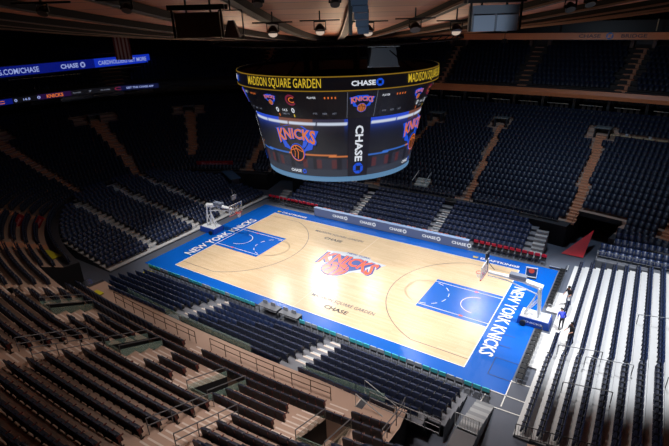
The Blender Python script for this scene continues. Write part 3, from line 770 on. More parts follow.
# far right corner platform with white edging
r = MB(); r.box((17.3, 9.9, .1), (1.5, .9, .2), floor_m); r.box((17.3, 9.42, .22), (1.5, .06, .05), chrome); r.box((18.03, 9.9, .22), (.06, .9, .05), chrome)
r.build('ramp_plate', label='low grey plate edged in white at the far right court corner', category='platform')
# concrete stair blocks at platform ends
def stair_block(x, y0, y1, z1, wd, label, nst=8):
    mb = MB()
    for i in range(nst):
        ya, yb = y0+(y1-y0)*i/nst, y0+(y1-y0)*(i+1)/nst; zt = z1*(i+1)/nst
        mb.box((x, (ya+yb)/2, zt/2), (wd, abs(yb-ya), zt), mat('stair_a', rgb(165, 168, 172), .5) if i % 2 else mat('stair_b', rgb(135, 138, 143), .5))
    return mb.build('stair_block', label=label, category='stairs')
stair_block(16.5, -10.2, -13.9, 1.25, 1.05, 'ribbed pale grey stair at the near right end of blue platform seats', 9)
stair_block(15.0, 10.3, 13.6, 1.8, 1.1, 'pale grey stair beside the red bench chairs, far right corner', 7)
stair_block(-16.2, 10.9, 12.8, 1.0, 1.2, 'small pale grey stair in the far left court corner', 4)
# platform aisle steps
def plat_steps(x, sy, label):
    mb = MB(); mb._m(chrome)
    for k, (y, z) in enumerate(rows_side(sy)[:6]):
        mb.box((x, sy*(y-.14), z-.25+.06), (1.15, .28, .13), chrome); mb.box((x, sy*(y+.05), z+.01), (1.1, .12, .015), nosing)
    mb.build('platform_steps', label=label, category='stairs')
plat_steps(5.95, -1, 'pale steps climbing the near courtside platforms between seat blocks, right of scorer tables')
plat_steps(-4.5, -1, 'pale steps climbing the near courtside platforms, left of the scorer tables')
plat_steps(-4.85, 1, 'pale steps climbing the far platforms below the scoreboard')
plat_steps(4.9, 1, 'pale steps climbing the far platforms behind the advertising board')
for yy, lab in ((-6.4, 'nearest the yellow tunnel sign'), (-.8, 'behind the left hoop base'), (3.6, 'farthest into the corner')):
    mb = MB()
    for k in range(EK-1):
        if abs(yy)+.6 > ylim(ex(k)+.85): continue
        mb.box((-(ex(k)+.7), yy, EZ(k)+.04), (.3, .72, .07), chrome)
    mb.build('platform_steps', label='line of pale steps through the left end seats, %s' % lab, category='stairs')
# near end row shelf of the top platform and handrails
def rail(name, pts, h, label, m=steel, post=1.2, rails=(1.0, .55), group=None):
    r = empty(name, pts[0], 0, label=label, category='railing')
    if group: r['group'] = group
    o = Vector(pts[0]); P = [Vector(p)-o for p in pts]
    for q in rails:
        a = MB(); a.tube([p+Vector((0, 0, h*q)) for p in P], .028, m, 5); a.build('rail', r)
    # posts spaced along the line
    acc = 0; last = P[0]; n = 0
    a = MB(); a.tube([P[0], P[0]+Vector((0, 0, h))], .025, m, 5); a.build('post', r)
    for p in P[1:]:
        acc += (p-last).length; last = p
        if acc >= post or p is P[-1]:
            a = MB(); a.tube([p, p+Vector((0, 0, h))], .025, m, 5); a.build('post', r); acc = 0
    return r
def rail_s(s0, s1, d, z, h, label, m=steel, **k):
    n = max(2, int(abs(s1-s0)/.6)); rail('guard_rail', [bp(s0+(s1-s0)*i/n, d, z) for i in range(n+1)], h, label, m, **k)
rmet = mat('bronze_rail', rgb(96, 78, 66), .4, .5)
rail_s(-9.7, -.7, 1.15, Z0, .95, 'bronze post railing along the curved walkway, left stretch before front row', rmet)
rail_s(.7, 9.6, 1.15, Z0, .95, 'bronze post railing along the curved walkway, right stretch before front row', rmet)
rail_s(71, 112, .35, Z0-.2, .9, 'dark railing along the front of the far stand', steel, post=2.0)
rail('guard_rail', [(20.1+.8*i, 10.72, 1.15) for i in range(12)], .9, 'dark railing above the pale end platforms, far right corner', steel, post=1.6)
rail('guard_rail', [(11.6+.8*i, -15.7, 2.0) for i in range(6)], 1.0, 'grey railing behind the last blue platform row by the near tunnel', steel, post=.8, rails=(1.0, .6, .2))
rail_s(115, 138, .35, Z0-.1, .9, 'dark railing behind the left end seats', rmet, post=2.5)
# glass wall between top platform row and walkway
for (sa, sb, lab) in ((-10, 3.0, 'left of the white stair'), (7.0, 12.3, 'right of the white stair')):
    r = empty('glass_screen', bp(sa, -.1, 0), 0, label='low greenish glass screen along the back of courtside platforms, %s' % lab, category='glass screen'); o = np.array(bp(sa, -.1, 0))
    R = srange(sa, sb, 1.6)
    for s0, s1 in zip(R[:-1], R[1:]):
        a = MB(); P0, P1 = np.array(bp(s0+.02, -.08)), np.array(bp(s1-.02, -.08))
        V = []
        for z in (1.75, 2.75):
            for p in (P0, P1):
                for dd in (0, .03): V.append(tuple(p-o+np.array((0, -dd, z))))
        a.mesh(V, [(0, 2, 6, 4), (1, 3, 7, 5), (4, 6, 7, 5), (0, 4, 5, 1), (2, 6, 7, 3)], glassm); a.build('glass_panel', r)

# glazed openings in the near stand
GL = ['beside the left stair, top of the picture\'s brown stand', 'middle left of the brown stand', 'centre of the brown stand', 'rightmost in brown stand near tunnel']
for (c, h), lab in zip(VOMS, ('farthest left on brown stand', 'second from left on brown stand', 'third from left on brown stand', 'last one before the near tunnel')):
    o = np.array(bp(c, 3.05, zrow(2))); r = empty('glazed_stairwell', tuple(o), 0, label='green glass guarded stairwell opening, %s' % lab, category='stairwell', group='glass guarded openings of the near stand')
    for q in (-h-.05, h+.05):
        a = MB(); A_, B_ = np.array(bp(c+q, 3.0))-[o[0], o[1], 0], np.array(bp(c+q, 5.7))-[o[0], o[1], 0]
        A0, B0 = A_.copy(), B_.copy(); V = []
        for (p, z0, z1) in ((A_, -.15, .35), (B_, .95, 1.45)):
            for dx in (0, .03):
                V += [(p[0]+dx, p[1], z0), (p[0]+dx, p[1], z1)]
        a.mesh(V, [(0, 1, 5, 4), (2, 3, 7, 6), (1, 3, 7, 5), (0, 2, 6, 4)], glassm); a.build('side_glass', r)
        a = MB(); a.tube([(A_[0], A_[1], .62), (B_[0], B_[1], 1.75)], .03, steel, 5); a.tube([(A_[0], A_[1], -.3), (A_[0], A_[1], .62)], .025, steel, 5); a.tube([(B_[0], B_[1], .9), (B_[0], B_[1], 1.75)], .025, steel, 5); a.build('handrail', r)
    a = MB(); P0, P1 = np.array(bp(c-h, 5.72))-[o[0], o[1], 0], np.array(bp(c+h, 5.72))-[o[0], o[1], 0]
    V = [(P0[0], P0[1], 1.0), (P1[0], P1[1], 1.0), (P1[0], P1[1], 1.5), (P0[0], P0[1], 1.5)]; V += [(x, y-.03, z) for x, y, z in V]
    a.mesh(V, [(0, 1, 2, 3), (4, 5, 6, 7), (2, 3, 7, 6)], glassm); a.build('back_glass', r)
# aisle handrails of the near stand: one per aisle, crossing bars
for s_, lab in ((166.3, 'left of centre in the brown stand'), (6.6, 'right of centre in the brown stand')):
    for off, l2 in ((-.75, 'left side'), (.75, 'right side')):
        pts = [bp(s_+off, 5.9+.6*i, zrow(5)+.26*i) for i in range(7)]
        rail('aisle_rail', pts, .9, 'steel handrail on the %s of the aisle %s' % (l2, lab), steel, 1.2)
# dark retaining block and stair by the near tunnel
a = MB(); a.poly([bp(13.55, 0, 0), bp(13.55, 6, 0), bp(13.55, 6, 4.6), bp(13.55, 1.3, 2.6), bp(13.55, 0, 2.6)], glassm)
rail('tunnel_rail', [bp(13.5, .2+.7*i, Z0+.1+.28*max(0, i-1)) for i in range(6)], .95, 'grey railing closing the near stand above its right tunnel', steel, 1.0)
# sloping stair with metal handrail down to platforms
r = empty('access_stair', bp(11.6, -.3, 0), 0, label='short dark stair with steel handrails from walkway down to blue seats', category='stairs'); o = Vector(bp(11.6, -.3, 0))
a = MB()
for i in range(5):
    p = bp(11.2+.45*i, .35, 0); a.box((p[0]-o[0], p[1]-o[1], (Z0-.3*i)/2), (.46, 1.2, Z0-.3*i+.02), riser_dk)
    a.box((p[0]-o[0]-.19, p[1]-o[1], (Z0-.3*i)+.02), (.06, 1.2, .02), nosing)
a.build('steps', r)
for dd in (-.25, .95):
    a = MB(); p, q_ = Vector(bp(11.0, dd, Z0+.9))-o, Vector(bp(13.2, dd, Z0-.4))-o
    a.tube([p-Vector((0, 0, .9)), p, q_, q_-Vector((0, 0, .9))], .03, chrome, 6); a.build('handrail', r)
# black guard rail at near end of right platforms
r = rail('platform_guard_rail', [(18.6+.85*i, -11.95, EZ(i)-.02) for i in range(9)], .95, 'black barred guard rail along the near edge of right end platforms', black, .8, (1.0, .15))
for i in range(52):
    a = MB(); x = 18.75-18.6+.13*i; a.box((x, 0, .16*x+.5), (.015, .015, .8), black); a.build('baluster', r)
# guard rail behind the near-right stair
r = rail('stair_guard_rail', [(15.85, -13.95, 1.25), (17.1, -13.95, 1.25)], 1.0, 'pale barred gate rail at the top of near right stair', chrome, .7, (1.0, .1))
for i in range(10):
    a = MB(); a.box((.1+.145*i, 0, .55), (.02, .02, .85), chrome); a.build('baluster', r)
# platform top landing behind
a = MB(); a.box((16.5, -15.2, .62), (1.15, 2.4, 1.24), mat('landing_grey', rgb(112, 113, 118), .5)); a.build('landing_block', label='flat grey landing behind the near right ribbed stair', category='landing')
# rails across right end seats: slim grey dividers
for i, (k0, k1, y) in enumerate(((1, 4, -3.6), (3, 6, -4.4), (6, 9, 1.8), (8, 12, -5.0), (2, 5, -7.4))):
    rail('row_divider', [(ex(k), y, EZ(k)) for k in range(k0, k1+1)], .8, 'thin steel divider rail among right end seats, starting %s row, %s' % (WD[k0], 'ordinal'[:0] + ('towards the near end' if y < -4.9 else 'mid length' if y < 0 else 'towards the far end')), steel, 2.0, (1.0,))

# Budweiser signs
def sign(loc, rz, w_, h_, label, tilt=0):
    r = empty('sponsor_sign', loc, rz, label=label, category='sign')
    a = MB(); a.box((0, 0, 0), (w_, .12, h_), red); a.build('sign_panel', r)
    a = MB(); put_text(a, 'Budweiser', w_*.72, h_*.5, lambda u, v, off=0: (u, -.07, v), mat('sign_text', rgb(215, 150, 160), .5), bold=.02); a.build('lettering', r)
    r.rotation_euler = (tilt, 0, rz); return r
p = bp(113.6, 1.3, 3.1); x, y, nx, ny = base(113.6); sign(p, math.atan2(ny, nx)-PI/2, 5.2, .8, 'long dark red beer sign on rail behind far left seats')
for s_, d_, PP_, lab in ((139.9, 4.2, (-30.2, -13.5, 3.5), 'small upright red beer sign at left edge, upper of two'), (139.4, 1.4, (-29.8, -11.9, 2.8), 'small upright red beer sign at left edge, lower of two')):
    x, y, nx, ny = base(s_); p = PP_; sign(p, math.radians(50), 1.5, .6, lab).rotation_euler = (0, math.radians(-55), math.radians(50))
# yellow tunnel signs
for p, sz, lab in (((-22.4, -14.9, 2.3), (2.4, 1.0), 'yellow mat beside the dark left tunnel'), ((-14.9, -10.2, .25), (.9, .6), 'small yellow plate at the near left court corner'), ((-12.2, -16.6, 2.3), (.9, .5), 'small yellow plate on the walkway left of railing')):
    a = MB(); a.box(p, (sz[0], sz[1], .05), mat('sign_yellow', rgb(205, 195, 40), .5)); a.build('yellow_plate', label=lab, category='plate')
# tunnel machinery, near left
r = empty('steel_duct', (-15.6, -15.4, 0), -.4, label='shiny steel drum in the dark near left tunnel mouth', category='drum')
a = MB(); a.tube([(-1.0, 0, 1.0), (1.0, 0, 1.0)], .5, mat('bright_steel', rgb(170, 180, 200), .25, .8), 16); a.build('drum', r)
a = MB()
for x_ in (-.7, .7): a.box((x_, 0, .3), (.12, .8, .6), dark)
a.build('cradle', r)
# far side camera platform and blue covered table
mb = MB()
for i in range(4): mb.box((*bp(84.8, 1.5+.5*i)[:2], Z0+.35+.19*i), (1.5, .5, .4+.02*i), mat('camera_deck', rgb(232, 236, 230), .5))
for dx in (-.8, .8):
    q_ = bp(84.8+dx, 1.3), bp(84.8+dx, 3.3); mb.tube([(q_[0][0], q_[0][1], Z0+1.3), (q_[1][0], q_[1][1], Z0+2.0)], .05, chrome, 5)
mb.build('camera_platform', label='small pale camera platform set in the lower far seats', category='platform')
mb = MB(); p = bp(110.5, -1.2, 0); mb.box((p[0], p[1], 2.3), (4.2, 1.4, .12), mat('dusty_blue', rgb(70, 100, 130), .6), rz=-.5); mb.box((p[0], p[1], 1.15), (3.6, 1.0, 2.2), riser_dk, rz=-.5)
mb.build('covered_table', label='dusty blue covered table top behind the far left seats', category='table')
# tee landings with grey vomitory hoods
for t in TEES:
    if not in_view(bp(t, 15, 8), 0): continue
    p = bp(t, 15.2, zrow(15)); x, y, nx, ny = base(t); rz = math.atan2(ny, nx)-PI/2
    r = empty('stand_doorway', p, rz, label='grey framed doorway at the head of an aisle in the lower far stand', category='doorway', group='doorways at the heads of far aisles')
    i_ = TEES.index(t)
    r['label'] = 'grey doorway hood atop the %s far aisle' % ('second from right', 'rightmost visible', 'first right of scoreboard', 'scoreboard-hidden', 'orange-stepped left', 'left corner', 'leftmost', 'right edge', 'middle hidden')[i_]
    a = MB(); a.box((-.75, 0, .45), (.12, 1.3, 1.3), dark); a.box((.75, 0, .45), (.12, 1.3, 1.3), dark); a.box((0, .7, .45), (1.6, .12, 1.3), black); a.build('side_walls', r)
    a = MB(); a.box((0, .1, 1.15), (1.7, 1.2, .1), mat('hood_grey', rgb(120, 130, 135), .4)); a.build('hood', r)
# upper doorways
for c, lab in ((78.6, 'left of the pair'), (69.3, 'right of the pair'), (88.5, 'beside the scoreboard')):
    p = bp(c, 17.4+.85*8.5, 12.4+.52*9.5); x, y, nx, ny = base(c)
    r = empty('stand_doorway', p, math.atan2(ny, nx)-PI/2, label='brown doorway among the dark upper seats, %s' % lab, category='doorway')
    a = MB(); a.box((-1.2, 0, .4), (.4, 1.0, 1.0), mat('door_brown', rgb(90, 68, 60), .6)); a.box((1.2, 0, .4), (.4, 1.0, 1.0), MATS['door_brown']); a.box((0, .6, .4), (2.0, .2, 1.2), black); a.build('side_walls', r)
    a = MB(); a.box((0, .1, 1.1), (1.6, .8, .1), mat('hood_blue', rgb(60, 90, 120), .4)); a.build('hood', r)
# press counters on the far right
r = empty('press_counter', bp(65.5, 15, zrow(15)), 0, label='long tan press counter crossing the upper right of the far stand', category='counter'); o = Vector(bp(65.5, 15, zrow(15)))
for i, s_ in enumerate(srange(61.8, 69.0, .95)[:-1]):
    a = MB(); p = Vector(bp(s_+.45, 14.8, zrow(15)+.55))-o; x, y, nx, ny = base(s_); rz = math.atan2(ny, nx)-PI/2
    a.box(p, (.98, .5, .06), tan, rz=rz); a.box(p-Vector((0, 0, .3)), (.9, .4, .5), mat('counter_side', rgb(120, 100, 84), .6), rz=rz)
    if i % 2 == 0: a.box(p+Vector((0, 0, .15)), (.3, .06, .24), mat('monitor_grey', rgb(150, 155, 165), .4), rz=rz)
    a.build('counter_section', r)
# pale counter edges and posts in the suite level
i = 0
for s_ in np.arange(44, 112, 3.1):
    i += 1
    if not in_view(bp(s_, 19.5, 10.8), 0): continue
    r = empty('suite_front', bp(s_, 19.4, 9.8), 0, label='suite balcony front with pale counter edge, %s from right under copper ledge' % ordw(i), category='suite front', group='suite fronts under the copper ledge'); o = Vector(bp(s_, 19.4, 9.8))
    a = MB(); a.tube([Vector(bp(s_-1.05, 19.4, 10.7))-o, Vector(bp(s_+1.05, 19.4, 10.7))-o], .045, mat('counter_edge', rgb(170, 160, 148), .4), 4); a.build('counter_edge', r)
    a = MB(); p = Vector(bp(s_-1.5, 19.6, 10.8))-o; a.box(p, (.3, .3, 2.0), black); a.build('post', r)
    for j in range(4):
        a = MB(); p = Vector(bp(s_-.75+.5*j, 20.2, 10.25))-o; a.box(p, (.38, .1, .7), mat('suite_chair', rgb(60, 48, 44), .6)); a.build('chair_back', r)

# ---- copper bridge on far side with lettering
r = empty('catwalk_bridge', (0, 30, 18.6), 0, label='copper fascia footbridge spanning the far upper stand, lettered with sponsor name', category='bridge')
a = MB(); a.box((17, .3, .35), (46, .25, .72), ledge_m); a.build('fascia', r)
a = MB(); a.box((17, 1.6, .0), (46, 2.6, .12), black); a.build('deck', r)
a = MB(); a.box((17, 2.9, 1.0), (46, .1, 1.8), black); a.build('back_screen', r)
a = MB(); mp = lambda u, v, off=0: (16.3+u, .16, .37+v)
dtx = mat('bridge_text', rgb(96, 66, 62), .5)
put_text(a, 'CHASE', 2.2, .38, mp, dtx, -2.0, 0, .03); put_text(a, 'BRIDGE', 2.4, .38, mp, dtx, 2.3, 0, .03); chase_mark(a, mp, 0, 0, .36, dkblue); a.build('lettering', r)
for x_ in (4, 11, 24, 31):
    a = MB(); a.tube([(x_, 1.6, .1), (x_, 1.6, 6)], .08, black, 5); a.build('hanger', r)
a = MB(); a.box((22.5, 2.0, .95), (2.4, .8, .5), dark); a.box((23, 1.2, 1.2), (1.8, .06, .06), mat('pale_bar', rgb(220, 220, 220), .4)); a.box((20.5, 1.2, 1.4), (.1, .1, 1.2), tan); a.build('equipment_case', r)  # dark case with a pale bar and a tan post
# ---- LED ribbons on the left
def ribbon(name, label, segs):
    r = empty(name, (-50, 0, 0), 0, label=label, category='led ribbon')
    return r
r = ribbon('led_ribbon', 'upper blue ribbon screen with bank website text at the far left', 0)
def rb(y0, y1, m, nm='screen_panel', z0=15.6, z1=16.85):
    a = MB(); a.box((-.1, (y0+y1)/2, (z0+z1)/2), (.2, y1-y0, z1-z0), m); a.build(nm, r)
rb(-12, 10.5, led_blue); rb(10.5, 20.4, led_blue2)
a = MB(); mpx = lambda u, v, off=0: (.03, u, 16.2+v)
put_text(a, 'OFFERS AT MSG.COM/CHASE', 10.5, .7, mpx, led_txt, -3.0, 0, .015); put_text(a, 'CHASE', 2.6, .62, mpx, led_txt, 6.6, 0, .03); chase_mark(a, mpx, 8.6, 0, .38, led_txt)
put_text(a, 'CARDHOLDERS GET MORE', 8.6, .62, mpx, led_txt, 15.4, 0, .015); a.build('lettering', r)
a = MB(); a.box((-1.2, 4.5, 15.45), (2.4, 33, .15), black); a.box((-1.2, 4.5, 16.95), (2.4, 33, .1), black); a.build('housing', r)
a = MB(); a.tube([(.1, -2, 15.2), (.1, 8, 15.0)], .05, tan, 4); a.tube([(.1, 11, 15.2), (.1, 24, 15.0)], .05, tan, 4); a.build('underside_lights', r)
r = empty('led_ribbon', (0, 0, 0), 0, label='lower curved score ribbon screen with team names at the far left', category='led ribbon')
R = srange(117.3, 146, 1.0)
def seg(sa, sb, m, nm, dz0=11.95, dz1=12.65):
    a = MB(); a._m(m); Q = srange(sa, sb, .8)
    for s0, s1 in zip(Q[:-1], Q[1:]): a.poly([bp(s0, 16.85, dz0), bp(s1, 16.85, dz0), bp(s1, 16.85, dz1), bp(s0, 16.85, dz1)], m); a.poly([bp(s0, 16.95, dz0), bp(s1, 16.95, dz0), bp(s1, 16.95, dz1), bp(s0, 16.95, dz1)], m)
    a.build(nm, r)
seg(119.6, 121.9, mat('led_navy', rgb(14, 20, 60), emis=.8), 'screen_panel'); seg(121.9, 124.4, e_black, 'screen_panel'); seg(124.4, 126.3, mat('led_purple', rgb(38, 14, 62), emis=.8), 'screen_panel'); seg(126.3, 128.2, e_black, 'screen_panel'); seg(128.2, 131, led_blue, 'screen_panel')
a = MB()
def mps(s_c, zc=12.3): return lambda u, v, off=0: bp(s_c-u*.72, 16.78-off, zc+v)
for s_c, tx, w_, h_, m in ((120.7, 'GET THE CHASE APP', 2.2, .3, led_txt), (121.95, 'C', .5, .5, e_wine), (122.6, 'PLAYER', .7, .16, e_dim), (123.4, '7', .2, .26, e_dim), (124.1, 'PLAYER', .6, .16, e_dim), (125.3, 'KNICKS', 1.3, .5, e_org), (126.25, '0', .3, .4, led_txt), (127.1, '14.5', .8, .3, led_txt), (128.0, '0', .3, .4, led_txt), (129, 'C', .8, .4, e_org)):
    put_text(a, tx, w_, h_, mps(s_c), m, bold=.03)
a.build('lettering', r)

# ================================================================== SCOREBOARD
sb = empty('scoreboard', (0, 0, 0), 0, label='huge round hanging scoreboard with screens above centre court', category='scoreboard')
def rz_(z):
    if z >= 17.22: return 7.85
    if z >= 15.25: return 6.85+(7.65-6.85)*(z-15.25)/1.97
    if z >= 10.85: return 5.92+(6.72-5.92)*(z-10.85)/4.4
    return 5.85
def cyl(az, zc, push=.03):
    return lambda u, v, off=0: ((rz_(zc+v)+push+off)*math.cos(math.radians(az)+u/7.0), (rz_(zc+v)+push+off)*math.sin(math.radians(az)+u/7.0), zc+v)
def shell(name, z0, z1, m, a0=0, a1=360, n=96, push=0.0, par=None, nz=1):
    a = MB(); a._m(m)
    for i in range(n):
        t0, t1 = math.radians(a0+(a1-a0)*i/n), math.radians(a0+(a1-a0)*(i+1)/n)
        for j in range(nz):
            za, zb = z0+(z1-z0)*j/nz, z0+(z1-z0)*(j+1)/nz
            ra, rb_ = rz_(za+.001)+push, rz_(zb-.001)+push
            a.poly([(ra*math.cos(t0), ra*math.sin(t0), za), (ra*math.cos(t1), ra*math.sin(t1), za), (rb_*math.cos(t1), rb_*math.sin(t1), zb), (rb_*math.cos(t0), rb_*math.sin(t0), zb)], m)
    return a.build(name, par or sb)
# inner body
a = MB(); a._m(black)
prof = [(7.7, 18.2), (7.7, 17.2), (7.4, 17.2), (6.68, 15.25), (6.45, 15.2), (5.72, 10.85), (5.7, 10.45), (3.5, 10.4), (.3, 10.4)]
for (ra, za), (rb_, zb) in zip(prof[:-1], prof[1:]):
    for i in range(64):
        t0, t1 = 2*PI*i/64, 2*PI*(i+1)/64
        a.poly([(ra*math.cos(t0), ra*math.sin(t0), za), (ra*math.cos(t1), ra*math.sin(t1), za), (rb_*math.cos(t1), rb_*math.sin(t1), zb), (rb_*math.cos(t0), rb_*math.sin(t0), zb)], black)
for i in range(64):
    t0, t1 = 2*PI*i/64, 2*PI*(i+1)/64
    a.poly([(7.7*math.cos(t0), 7.7*math.sin(t0), 18.0), (7.7*math.cos(t1), 7.7*math.sin(t1), 18.0), (3*math.cos(t1), 3*math.sin(t1), 17.6), (3*math.cos(t0), 3*math.sin(t0), 17.6)], black)
a.build('frame_body', sb)
top_band = shell('name_band', 17.25, 18.2, e_black)
a = MB()
for z in (17.27, 18.16):
    for i in range(128):
        t0, t1 = 2*PI*i/128, 2*PI*(i+1)/128; q_ = 7.88
        a.poly([(q_*math.cos(t0), q_*math.sin(t0), z-.035), (q_*math.cos(t1), q_*math.sin(t1), z-.035), (q_*math.cos(t1), q_*math.sin(t1), z+.035), (q_*math.cos(t0), q_*math.sin(t0), z+.035)], e_gold)
a.build('gold_lines', top_band)
stat = shell('statistics_band', 15.28, 17.2, e_black)
rimb = shell('lower_rim', 10.45, 10.83, e_rim)
# main screens: picture colours as vertex colours of an emitting screen
vm = bpy.data.materials.new('screen_picture'); vm.use_nodes = True; n_ = vm.node_tree; bb = n_.nodes['Principled BSDF']
at = n_.nodes.new('ShaderNodeVertexColor'); at.layer_name = 'pic'; n_.links.new(at.outputs[0], bb.inputs['Emission Color']); bb.inputs['Emission Strength'].default_value = .8
bb.inputs['Base Color'].default_value = (.01, .01, .01, 1)
def picture(u, v):
    """u 0..1 left to right, v 0..1 bottom to top"""
    c = np.array([20., 21., 28.]) + 14*max(0, 1-abs(v-.45)/.3)
    d = abs(v-.93)
    glow = math.exp(-max(0, .93-v)/.10)
    c += glow*(np.array([25, 60, 190]) if u < .4 or u > .97 else np.array([130, 70, 45]) if u < .72 else np.array([45, 40, 60]))*(1.0 if u < .4 else .8)
    if d < .022: c = np.array([215, 225, 245.]) if int(u*4.0 % 1 > .03) else c
    if abs(v-(.36+.03*math.sin(u*3))) < .014: c = np.array([60, 120, 220.]) if u < .45 else np.array([225, 130, 70.])
    if .12 < v < .33:
        c = np.array([44, 46, 60.]); k = int(u*22)
        if k % 3 == 1 and .15 < v < .30: c = np.array([86, 44, 50.])
        if k % 5 == 0: c = np.array([26, 28, 40.])
    if v < .12: c = np.array([52, 58, 72.])
    return [lin(min(255, q_)) for q_ in c]
for k, az in enumerate((-90, 0, 90, 180)):
    nu, nv, half = 88, 44, 38
    V = []; F = []; col = []
    for j in range(nv+1):
        for i in range(nu+1):
            u, v = i/nu, j/nv; t = math.radians(az-half+2*half*u); z = 10.87+4.36*v; rr = rz_(z)+.02; V.append((rr*math.cos(t), rr*math.sin(t), z)); col.append(picture(u, v)+[1])
    for j in range(nv):
        for i in range(nu): F.append((j*(nu+1)+i, j*(nu+1)+i+1, (j+1)*(nu+1)+i+1, (j+1)*(nu+1)+i))
    me = bpy.data.meshes.new('main_screen'); me.from_pydata(V, [], F); me.materials.append(vm)
    ca = me.color_attributes.new('pic', 'FLOAT_COLOR', 'POINT'); ca.data.foreach_set('color', np.array(col, np.float32).ravel())
    scr = mesh_obj('main_screen', me, sb)
    a = MB(); mp = cyl(az, 13.3, .05); knicks_logo(a, lambda x, y, off=0, mp=mp: mp(x, y, off), 0.5, .1, 3.6, e_blue, e_org, e_black, e_black, False, .02, bc=(0, -.19), br=.17, kh=.215, ky=.10)
    M5 = lambda x, y, mp=mp: mp(.5+x*3.6, .03+y*3.6, .13)
    ring_strip(a, M5, 0, -.19, .165, .022, e_org, n=24)
    line(a, M5, [(-.14, -.13), (0, -.09), (.14, -.15)], .02, e_org); line(a, M5, [(-.03, -.02), (.03, -.17), (.0, -.32)], .02, e_org); line(a, M5, [(-.09, -.05), (-.05, -.17), (-.08, -.29)], .016, e_org)
    a.build('team_logo', scr)
    a = MB(); mp = cyl(az, 11.2, .06); put_text(a, 'CHASE', 1.1, .24, mp, e_white, 0, 0, .03); chase_mark(a, mp, .85, 0, .18, e_blue); a.build('bank_lettering', scr)
    # corner strip
    a = MB(); a._m(e_dark); za, zb = 10.84, 15.25; hw = 7.0
    c_ = az+45
    st_ = shell('corner_strip', 10.84, 15.25, e_dark, c_-6.8, c_+6.8, 6, .06, nz=2)
    a = MB(); mp0 = cyl(c_, 13.4, .1)
    put_text(a, 'CHASE', 2.7, .62, lambda u, v, off=0, mp0=mp0: mp0(v, -u, 0), e_white, 0, 0, .03); mp = cyl(c_, 11.5, .1); chase_mark(a, mp, 0, 0, .42, e_blue); a.build('vertical_lettering', st_)
    # name band text
    a = MB(); mp = cyl(az, 17.72, .05); put_text(a, 'MADISON SQUARE GARDEN', 5.5, .70, mp, e_yel, .25, 0, .006); mp = cyl(c_+1, 17.72, .05); put_text(a, 'CHASE', 1.45, .33, mp, e_white, -.15, 0, .03); chase_mark(a, mp, .85, 0, .24, e_blue); a.build('band_lettering', top_band)
    # statistics
    a = MB(); mp = cyl(az, 16.3, .05); mo = lambda x, y, off=0, mp=mp: mp(x, y, off)
    knicks_logo(a, mo, -.85, .25, 1.0, e_blue, e_org, e_ball, e_black, False, .012, bc=(0, -.2), br=.19, kh=.2, ky=.12)
    ring_strip(a, lambda x, y: mp(x, y, .03), .85, .3, .33, .13, e_wine, .6, 5.6, 16); put_text(a, 'C', .4, .4, mp, e_org, .85, .3, .01)
    put_text(a, '0', .24, .36, mp, e_white, -.5, -.45, .02); put_text(a, '0', .24, .36, mp, e_white, .8, -.45, .02); put_text(a, '14.5', .4, .18, mp, e_white, .15, -.45, .01); put_text(a, '1', .08, .2, mp, e_org, -.45, -.83, .02); put_text(a, '1', .08, .2, mp, e_yel, .82, -.83, .02)
    put_text(a, 'TIMEOUTS', .6, .12, mp, e_dim, .15, -.72, .01); a.build('score_graphics', stat)
    a = MB()
    for x0 in (-4.0, 2.2):
        put_text(a, 'PLAYER', .55, .14, mp, e_white, x0+.1, .5, .01)
        for j in range(4): a.poly([mp(x0+.9+.22*j, .42), mp(x0+.98+.22*j, .42), mp(x0+.98+.22*j, .56), mp(x0+.9+.22*j, .56)], e_org)
        for j, t_ in enumerate(('PTS', 'REB', 'AST')): put_text(a, t_, .3, .13, mp, e_dim, x0+.2+.65*j, -.62, .01)
    a.build('player_table', stat)
    a = MB(); mp = cyl(c_, 16.3, .05); knicks_logo(a, lambda x, y, off=0, mp=mp: mp(x, y, off), 0, .05, 1.55, e_blue, e_org, e_ball, e_black, True, .012, bc=(0, -.2), br=.19, kh=.2, ky=.12)
    for x_ in (-.95, .95): a.poly([mp(x_-.012, -.95), mp(x_+.012, -.95), mp(x_+.012, .85), mp(x_-.012, .85)], e_dim)
    a.build('corner_logo', stat)
for k in range(8):
    a = MB(); t = 2*PI*k/8; a.tube([(6.5*math.cos(t), 6.5*math.sin(t), 18.0), (3*math.cos(t), 3*math.sin(t), 20.4)], .05, black, 5); a.build('hoist_cable', sb)
for t in (0, PI/2, PI, 3*PI/2):
    a = MB(); a.tube([(3*math.cos(t), 3*math.sin(t), 17.6), (3*math.cos(t), 3*math.sin(t), 20.4)], .25, black, 4); a.build('hoist_post', sb)
for k in range(24):
    t = 2*PI*k/24; a = MB(); a.box((5.0*math.cos(t), 5.0*math.sin(t), 10.25), (.35, .25, .3), chrome if k % 3 == 0 else dark); a.build('underside_lamp', sb)
# grey speaker cluster above the scoreboard
r = empty('speaker_cluster', (3.9, .2, 18.1), math.radians(35), label='grey boxy speaker cluster standing on top of the scoreboard', category='speaker')
sg = mat('speaker_grey', rgb(120, 128, 140), .4)
a = MB(); a.box((0, 0, .75), (2.2, 1.4, 1.3), sg, top=(.8, .8)); a.build('cabinet', r)
a = MB(); a.box((0, -.6, 1.5), (2.4, .06, .06), chrome); a.box((0, -.6, .1), (2.4, .06, .06), chrome); a.build('frame', r)

